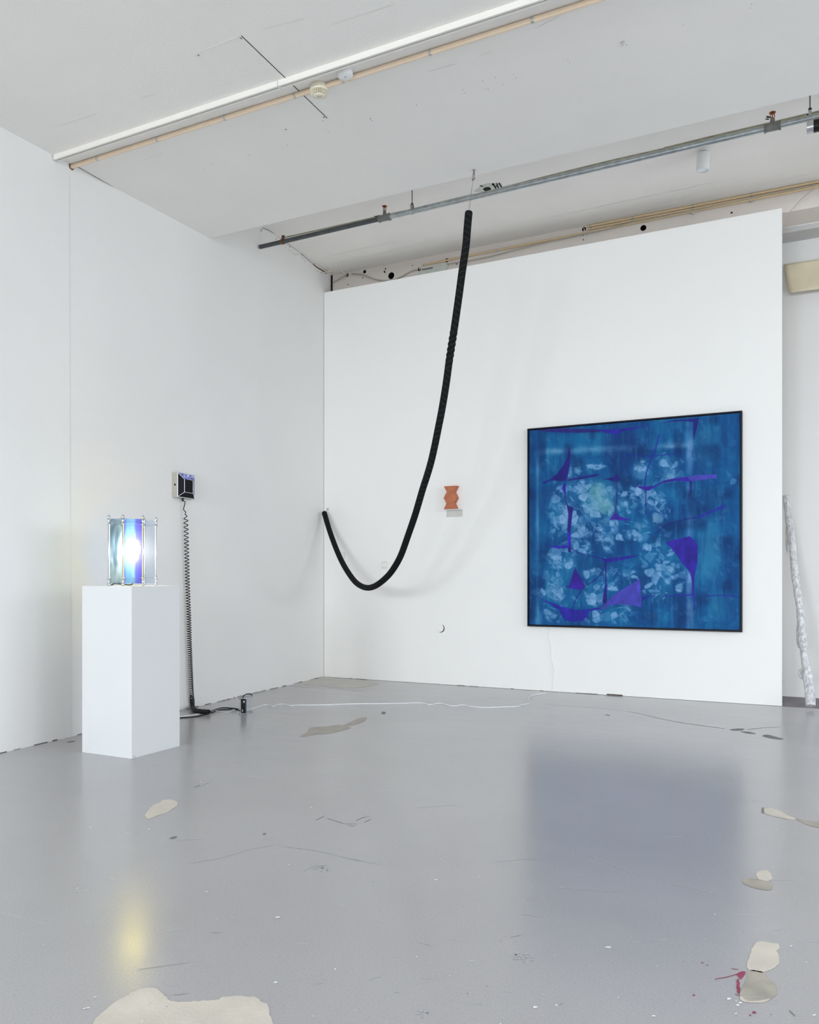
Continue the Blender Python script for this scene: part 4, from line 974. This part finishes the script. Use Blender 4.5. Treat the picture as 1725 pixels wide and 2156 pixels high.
def cloth():
    m = MB(); nx, nz = 40, 14
    A_, B_ = ony(1651, 557, NICHE_Y-.03), ony(1725, 546, NICHE_Y-.03)
    xA = A_.x; zT = A_.z; x_end = xA + 1.5
    Cc_ = ony(1662, 617, NICHE_Y-.12); zBm = Cc_.z
    vs = []
    for j in range(nz+1):
        v = j/nz
        for i in range(nx+1):
            u = i/nx; xl = xA + (Cc_.x-xA)*v; x = xl + (x_end-xl)*u
            y = NICHE_Y-.03 - .09*v**1.3 - .008*math.sin(9*u+2*v)*v - .01*math.sin(22*u+5*v)*v*(1-v)*2
            vs.append((x, y, zT + (zBm-zT)*v))
    n = len(vs); vs += [(x, y+.012, z) for x, y, z in vs]
    fs = []
    for j in range(nz):
        for i in range(nx):
            a_ = j*(nx+1)+i; q = (a_, a_+1, a_+nx+2, a_+nx+1); fs.append(q); fs.append(tuple(k_+n for k_ in q[::-1]))
    per = [i for i in range(nx+1)] + [(j+1)*(nx+1)-1+0 for j in range(1, nz+1)] + [nz*(nx+1)+i for i in range(nx-1, -1, -1)] + [j*(nx+1) for j in range(nz-1, 0, -1)]
    for p, q in zip(per, per[1:]+per[:1]): fs.append((q, p, p+n, q+n))
    m.add(vs, fs, 0, True)
    return m.build('canvas_sheet', M['canvas_cloth'])
tag(cloth(), 'tan cloth sheet hung high on the wall right of the partition', 'cloth')

# ================================================================== CEILING FITTINGS
# white track
yA = (onceil(127, 328).y + onceil(640, 148).y + onceil(1010, 20).y)/3
print('track y', onceil(127, 328), onceil(640, 148), onceil(1010, 20), onceil(165, 356), onceil(700,172), onceil(1225,0))
def cbox(m, x0, x1, y0, y1, d0, d1, mi=0):
    z = lambda y, d: ceil_z(y) - d
    vs = [(x0,y0,z(y0,d1)),(x1,y0,z(y0,d1)),(x1,y1,z(y1,d1)),(x0,y1,z(y1,d1)),(x0,y0,z(y0,d0)),(x1,y0,z(y0,d0)),(x1,y1,z(y1,d0)),(x0,y1,z(y1,d0))]
    return m.add(vs, [(0,3,2,1),(4,5,6,7),(0,1,5,4),(1,2,6,5),(2,3,7,6),(3,0,4,7)], mi)
def track(x0, x1, label):
    t = empty('lighting_track', ((x0+x1)/2, yA+.017, ceil_z(yA)), label, 'track', None)
    m = MB(); TWd = 0.036; TH_ = 0.033
    cbox(m, x0, x1, yA, yA+.0125, 0.0005, TH_); cbox(m, x0, x1, yA+.0235, yA+TWd, 0.0005, TH_); cbox(m, x0, x1, yA+.0125, yA+.0235, 0.0005, .006)
    m.build('rail', M['track'], t)
    m = MB(); cbox(m, x0+.02, x1-.02, yA+.0125, yA+.0235, .006, .024); m.build('contact_strip', M['track_slot'], t)
    for xe in (x0, x1-.006):
        m = MB(); cbox(m, xe, xe+.006, yA-.0006, yA+TWd+.0006, .0004, TH_+.0006); m.build('end_cap', M['track'], t)
xt0 = onceil(129, 336).x; xtj = onceil(590, 186, .033).x
xt0 = left_x(yA) + 0.004
track(xt0, xtj, 'white ceiling light track section that ends at the left wall')
track(xtj + .002, 3.2, 'white ceiling light track section nearer the camera running out of the top edge')
# beige conduit with clips
def conduit(name, pts, rad, m_, label, clips, clip_r, extra=None):
    if extra:
        pts = [Vector((p.x, p.y, extra)) for p in pts]; clips = [Vector((p.x, p.y, extra)) for p in clips]
    t = empty(name, pts[0], label, 'pipe')
    MB().tube(pts, rad, 14).build('pipe_run', m_, t)
    for c in clips:
        d = (pts[-1]-pts[0]).normalized(); q = MB(); q.tube([c-d*.007, c+d*.007], rad+.0016, 14)
        q.build('clip', M['clip'], t)
    return t
CR = 0.0135
cy_l = [onceil(165, 356, CR).y, onceil(700, 172, CR).y, onceil(1180, 14, CR).y]; cyy = sum(cy_l)/3
zc = ceil_z(cyy) - CR - .001
xs_c = left_x(cyy)+.002
def cxat(px, py): return onceil(px, py, CR).x
conduit('conduit_pipe', [Vector((xs_c, cyy, zc)), Vector((3.2, cyy, zc))], CR, M['tan_pipe'], 'beige painted conduit clipped to the front ceiling beside the white track', [Vector((cxat(*p), cyy, zc)) for p in ((215,338),(338,297),(477,250),(624,203),(724,170),(905,109),(1119,37))], .016)
# rusty stain where it enters the wall
rs = MB(); rs.lathe([(.022, 0), (.02, .001)], Vector((xs_c, cyy, zc)), LNOR, 14); rs.build('escutcheon', M['rust'], bpy.data.objects['conduit_pipe'])

# access panel in the ceiling
A4 = [onceil(*p, .0005) for p in ((408,113),(508,73),(690,248))]
ap_p = A4[1]; ex = (A4[0]-A4[1]); ey = (A4[2]-A4[1]); A4.append(A4[0]+ey)
ac = empty('access_panel', ap_p, 'flush rectangular ceiling access panel crossed by the white track', 'panel')
dn = -CN
m = MB(); P4 = [A4[0], A4[1], A4[2], A4[3]]
m.prism(P4, dn*.0012); m.build('panel', M['ceil'], ac)
m = MB(); w_ = ex.normalized()*.006; h_ = ey.normalized()*.005
off = dn*.0016
m.poly([A4[1]+off, A4[2]+off, A4[2]+w_*.9+off, A4[1]+w_*.9+off], 0); 
m.build('gap', M['hole'], ac)
m = MB(); m.prism([A4[0], A4[1], A4[1]+h_, A4[0]+h_], off*1.6); m.build('edge_strip', M['track'], ac)
for q, w1_, h1_ in ((A4[0], -1, 1), (A4[1], 1, 1), (A4[2], 1, -1), (A4[3], -1, -1)):
    p = q + w_*2.6*w1_ + h_*4*h1_ + off; MB().lathe([(.005, 0), (.005, .002), (.002, .003)], p, dn, 10).build('screw', M['fitting'], ac)

# smoke alarm, sensor
def ceil_at(px, py, d): return onceil(px, py, d)
q = ceil_at(672, 180, .0); sm = empty('smoke_alarm', q, 'cream ribbed smoke alarm on front ceiling beside the beige conduit', 'smoke alarm')
k = depth(q)/FPX; R1 = 19.5*k
MB().lathe([(R1*.92, 0.0), (R1, .004), (R1, .030), (R1*.97, .034)], q, dn, 36).build('base', M['cream'], sm)
MB().lathe([(R1*.78, .034), (R1*.62, .052)], q, dn, 36).build('sensor_core', M['cream_line'], sm)
ribs = MB()
a1 = dn.orthogonal().normalized(); a2 = dn.cross(a1)
for i in range(28):
    an = 2*math.pi*i/28; d = a1*math.cos(an)+a2*math.sin(an); tg = dn.cross(d)*.0016
    p1 = q+d*R1*.62+dn*.034; p2 = q+d*R1*.97+dn*.034; p3 = q+d*R1*.80+dn*.056; p4 = q+d*R1*.5+dn*.058
    ribs.add([p1-tg,p2-tg,p3-tg,p4-tg,p1+tg,p2+tg,p3+tg,p4+tg], [(0,1,2,3),(7,6,5,4),(0,4,5,1),(1,5,6,2),(2,6,7,3),(3,7,4,0)])
ribs.build('vent_ribs', M['cream'], sm)
MB().lathe([(R1*.60, .050), (R1*.62, .056), (R1*.55, .061)], q, dn, 30).build('front_cap', M['cream'], sm)
m = MB(); cc = q+dn*.0618
for i in range(4): m.add([cc+_r*(i*.006-.012)+_f*.002, cc+_r*(i*.006-.008)+_f*.002, cc+_r*(i*.006-.008)-_f*.003, cc+_r*(i*.006-.012)-_f*.003], [(0,1,2,3)])
m.build('printed_mark', M['grime'], sm)
q = ceil_at(727, 151, .0); q2 = empty('motion_sensor', q, 'plain round white ceiling sensor between track and beige conduit', 'sensor')
k = depth(q)/FPX; R2 = 16.5*k
MB().lathe([(R2*.98, 0.0), (R2, .002), (R2, .022), (R2*.96, .026), (R2*.7, .029), (.001, .031)], q, dn, 36).build('housing', M['white_plastic'], q2)
MB().lathe([(.004, .0305), (.003, .032)], q + _f*(-.006), dn, 12).build('pin_hole', M['hole'], q2)
MB().lathe([(.0025, .029), (.002, .0305)], q + _f*.03+_r*.02, dn, 10).build('pin_hole', M['fitting'], q2)

# sprinkler main in the raised bay
PY_, PZ = 6.03, None
zz = [ony(x, y, PY_).z for x, y in ((552, 519), (900, 440), (1300, 348), (1560, 283))]
print('pipe z', zz)
def pipe_pt(px): 
    d = ray(px, 0); t = PY_/d.y; x = d.x*t; return x
PZ0 = zz[0]; PZ1 = zz[3]; XA_, XB_ = pipe_pt(552), pipe_pt(1560)
def pz(x): return PZ0 + (PZ1-PZ0)*(x-XA_)/(XB_-XA_)
spk = empty('sprinkler_pipe', (pipe_pt(1100), PY_, pz(pipe_pt(1100))), 'steel sprinkler pipe with dark left end slung below the raised rear ceiling', 'pipe')
PR = 0.021
def PP(x): return Vector((x, PY_, pz(x)))
xl = left_x(PY_)+.02; x_t1 = pipe_pt(810); x_t2 = pipe_pt(1627)
o1 = MB().tube([PP(xl), PP(x_t1)], PR*.9, 18).build('pipe_section', M['dark_steel'], spk); tag(o1, 'dull dark grey pipe section')
MB().tube([PP(x_t1), PP(x_t2)], PR, 18).build('pipe_section', M['galv'], spk)
MB().tube([PP(x_t2), PP(1.9)], PR*.85, 18).build('pipe_section', M['galv'], spk)
for xx in (pipe_pt(893), pipe_pt(838)):
    MB().tube([PP(xx), PP(xx+.03)], PR+.002, 16).build('coupling', M['galv'], spk)
for xt in (x_t1, x_t2):
    m = MB(); c = PP(xt); m.tube([c-Vector((.045,0,0)), c+Vector((.045,0,0))], PR+.006, 18)
    m.tube([c-Vector((.052,0,0)), c-Vector((.042,0,0))], PR+.010, 18); m.tube([c+Vector((.042,0,0)), c+Vector((.052,0,0))], PR+.010, 18)
    m.tube([c, c+Vector((0,0,.05))], .015, 14); m.build('tee_fitting', M['fitting'], spk)
    hd = MB().lathe([(.010, .048), (.012, .05), (.012, .056), (.006, .058), (.005, .062)], c, seg=14).build('sprinkler_head', M['brass'], spk)
    y_ = MB(); 
    for s_ in (-1, 1): y_.tube([c+Vector((s_*.010,0,.056)), c+Vector((s_*.013,0,.072)), c+Vector((s_*.010,0,.088)), c+Vector((0,0,.094))], .0028, 8)
    y_.tube([c+Vector((0,0,.058)), c+Vector((0,0,.092))], .0035, 8, mi=0); y_.build('yoke', M['brass'], hd)
    MB().lathe([(.004, .092), (.021, .094), (.022, .097), (.018, .1)], c, seg=18).build('deflector', M['brass'], hd)
for px in (868, 1706):
    xh = pipe_pt(px); c = PP(xh)
    MB().tube([c+Vector((0,0,.045)), Vector((c.x, c.y, BAY_Z-.001))], .0045, 8).build('hanger_rod', M['rod'], spk)
    m = MB(); m.lathe([(.011, .052), (.011, .064)], c, seg=12); m.build('hanger_nut', M['black_plastic'], spk)
    m = MB(); m.tube([c-Vector((.009,0,0)), c+Vector((.009,0,0))], PR+.0035, 18)
    for s_ in (-1, 1): m.box((c.x-.009, c.y+s_*.014-.002, c.z+.015), (c.x+.009, c.y+s_*.014+.002, c.z+.054))
    m.box((c.x-.009, c.y-.016, c.z+.050), (c.x+.009, c.y+.016, c.z+.054)); m.build('hanger_clamp', M['galv'], spk)
m = MB(); cl = PP(pipe_pt(596)); 
m.tube([cl-Vector((.014,0,0)), cl+Vector((.014,0,0))], PR*.9+.005, 16); m.box((cl.x-.012, cl.y-.006, cl.z+PR*.9), (cl.x+.012, cl.y+.012, cl.z+PR*.9+.036)); m.build('rusty_strap', M['rust'], spk)

# white spotlight in the bay
ZB_ = BAY_Z
q = onz(1483, 316, ZB_-.001)
sp_ = empty('spotlight', q, 'small white cylindrical spotlight under the raised rear ceiling', 'spotlight')
k = depth(q)/FPX; 
MB().lathe([(.030, 0), (.030, .010)], q, (0,0,-1), 20).build('mount', M['white_plastic'], sp_)
m = MB(); m.box((q.x+.004, q.y-.006, q.z-.05), (q.x+.014, q.y+.006, q.z)); m.build('arm', M['white_plastic'], sp_)
ctr_ = Vector((q.x-.006, q.y, q.z-.045)); RS = 13*k
ax_ = (Vector((-.05, .05, -1))).normalized()
MB().lathe([(RS*.9, -.022), (RS, -.015), (RS, .105), (RS*.93, .108), (RS*.9, .10)], ctr_, ax_, 24).build('body', M['white_plastic'], sp_)
MB().lathe([(RS*.88, .094), (RS*.86, .1015)], ctr_, ax_, 24).build('lens', mat('frosted_spot_lens', (240,246,248), .25), sp_)
# black and silver spotlight at the right edge
q = ony(1708, 267, 5.9); m0 = empty('spotlight', q, 'black and silver horizontal spotlight cut by the right edge, below the sprinkler pipe', 'spotlight')
a_ = q - Vector((.025, 0, 0)); k = depth(q)/FPX
MB().tube([a_, a_+Vector((.04,0,.0))], 12.5*k, 24).build('chrome_ring', M['silver'], m0)
MB().tube([a_+Vector((.04,0,0)), a_+Vector((.24,0,0))], 12.9*k, 24).build('body', M['soot'], m0)
MB().box((a_.x+.10, q.y+.005, q.z+.02), (a_.x+.12, q.y+.10, pz(a_.x+.07)-.045)).build('arm', M['soot'], m0)

# ------------------------------------------------------------------ services on the old wall
YB = BACK_Y
def bp2(px, py, d=0.02): return ony(px, py, YB-d)
def runx(p_list, d): return [bp2(x, y, d) for x, y in p_list]
conduit('conduit_pipe', runx([(893,557.5),(1900,357.5)], .012) , .0095, M['yellow_pipe'], 'lower yellowed conduit on old wall above the partition, starting by the pale plate', runx([(893,557.5),(1047,527.5),(1229,493.5),(1459,449),(1583,423.5)], .012), .011)
P1_ = runx([(1233,480.5),(1740,373)], .012); P2_ = runx([(1233,484.5),(1740,379)], .012)
conduit('conduit_pipe', runx([(1236,479.5),(1900,337.2)], .013), .0105, M['yellow_pipe'], 'upper yellowed conduit of the close pair leaving the core hole above partition', runx([(1245,477.8),(1332,459.2),(1459,432),(1583,405.5)], .013), .012, BAY_Z-.0125)
conduit('conduit_pipe', runx([(1238,485.5),(1900,349.8)], .012), .0085, M['yellow_pipe'], 'middle yellowed conduit running just beneath the topmost one above partition', runx([(1245,484),(1332,466.2),(1459,440.2),(1583,414.8)], .012), .010, BAY_Z-.038)
def cable(px, rad, m_, label, d=.016, n=6):
    return tag(MB().tube(spline([bp2(x, y, d) for x, y in px], n), rad, 8).build('cable', m_), label, 'cable')
cable([(941,556),(965,552.5),(990,548.5),(1040,538),(1090,525),(1140,512.5),(1190,501),(1230,492),(1280,482),(1330,468.5),(1400,455),(1480,439),(1600,413.5),(1900,352)], .0055, M['grey_cord'], 'grey cable sagging between the conduits on the old wall', .022)
cable([(741,576.5),(760,578),(775,583),(790,588),(805,590.5),(825,589.5),(842,584),(855,577),(868,570),(880,567.5)], .0065, M['grey_cord'], 'grey cable looping below the large core hole left of the pale plate')
cable([(731,579),(722,584),(712,589),(701,595)], .005, M['grey_cord'], 'short grey cable dropping from the leftmost core hole to the corner')
lc1 = [onleft(682,574,.01), onleft(690,573,.03)] 
cpts = [onleft(682,574.5,.006), onleft(686,573,.02), bp2(706,569,.07), bp2(714,568,.07), bp2(722,573,.05), bp2(731,578.5,.0)]
tag(MB().tube(spline(cpts, 6), .0062, 8).build('cable', M['cream']), 'cream cable bridging from the left wall into the leftmost core hole', 'cable')
cable([(883,568),(886,561),(890,558),(893,557)], .0045, M['cream'], 'short cream cable from core hole into the lower conduit end')
cable([(1230,481),(1231,490),(1231,500),(1231,514)], .0035, M['white_cord'], 'thin white wire dropping behind partition from the conduit pair hole')
tag(MB().tube(spline([bp2(1717,395,.03), bp2(1690,417,.06), bp2(1668,441,.08), bp2(1655,455,.09), bp2(1645,463,.09)], 6), .003, 8).build('cable', M['grey_cord']), 'thin grey wire slanting down to the top right corner of the partition', 'cable')
# pale plate half hidden by the partition
pl = [bp2(x, y, .010) for x, y in [(889,566.5),(905,562.5),(920,557),(935,554),(943,552.5),(944,558),(941,566),(936,571),(930,578),(880,592),(881,574)]]
tag(MB().prism(pl, (0, .008, 0)).build('cover_plate', M['galv_plate']), 'pale greenish plate on old wall partly hidden by the partition top', 'plate')
tag(MB().tube([bp2(889,567.5,.02), bp2(911,563.3,.02)], .006, 10).build('pipe_stub', M['fitting']), 'short grey pipe stub in front of the pale plate', 'pipe')
for q_ in ((893,557.5),(1583,423.5),(1236,479.5),(1583,405.5),(1238,485.5),(1583,414.8)): print('Z', q_, bp2(*q_).z)
print('CHK', proj(pA), proj((PX1, PART_Y, 0)), 'H', PART_H, 'painting', X1-X0, Z1-Z0, 'box', WB, HBX, 'dev', DW, DL, DH)
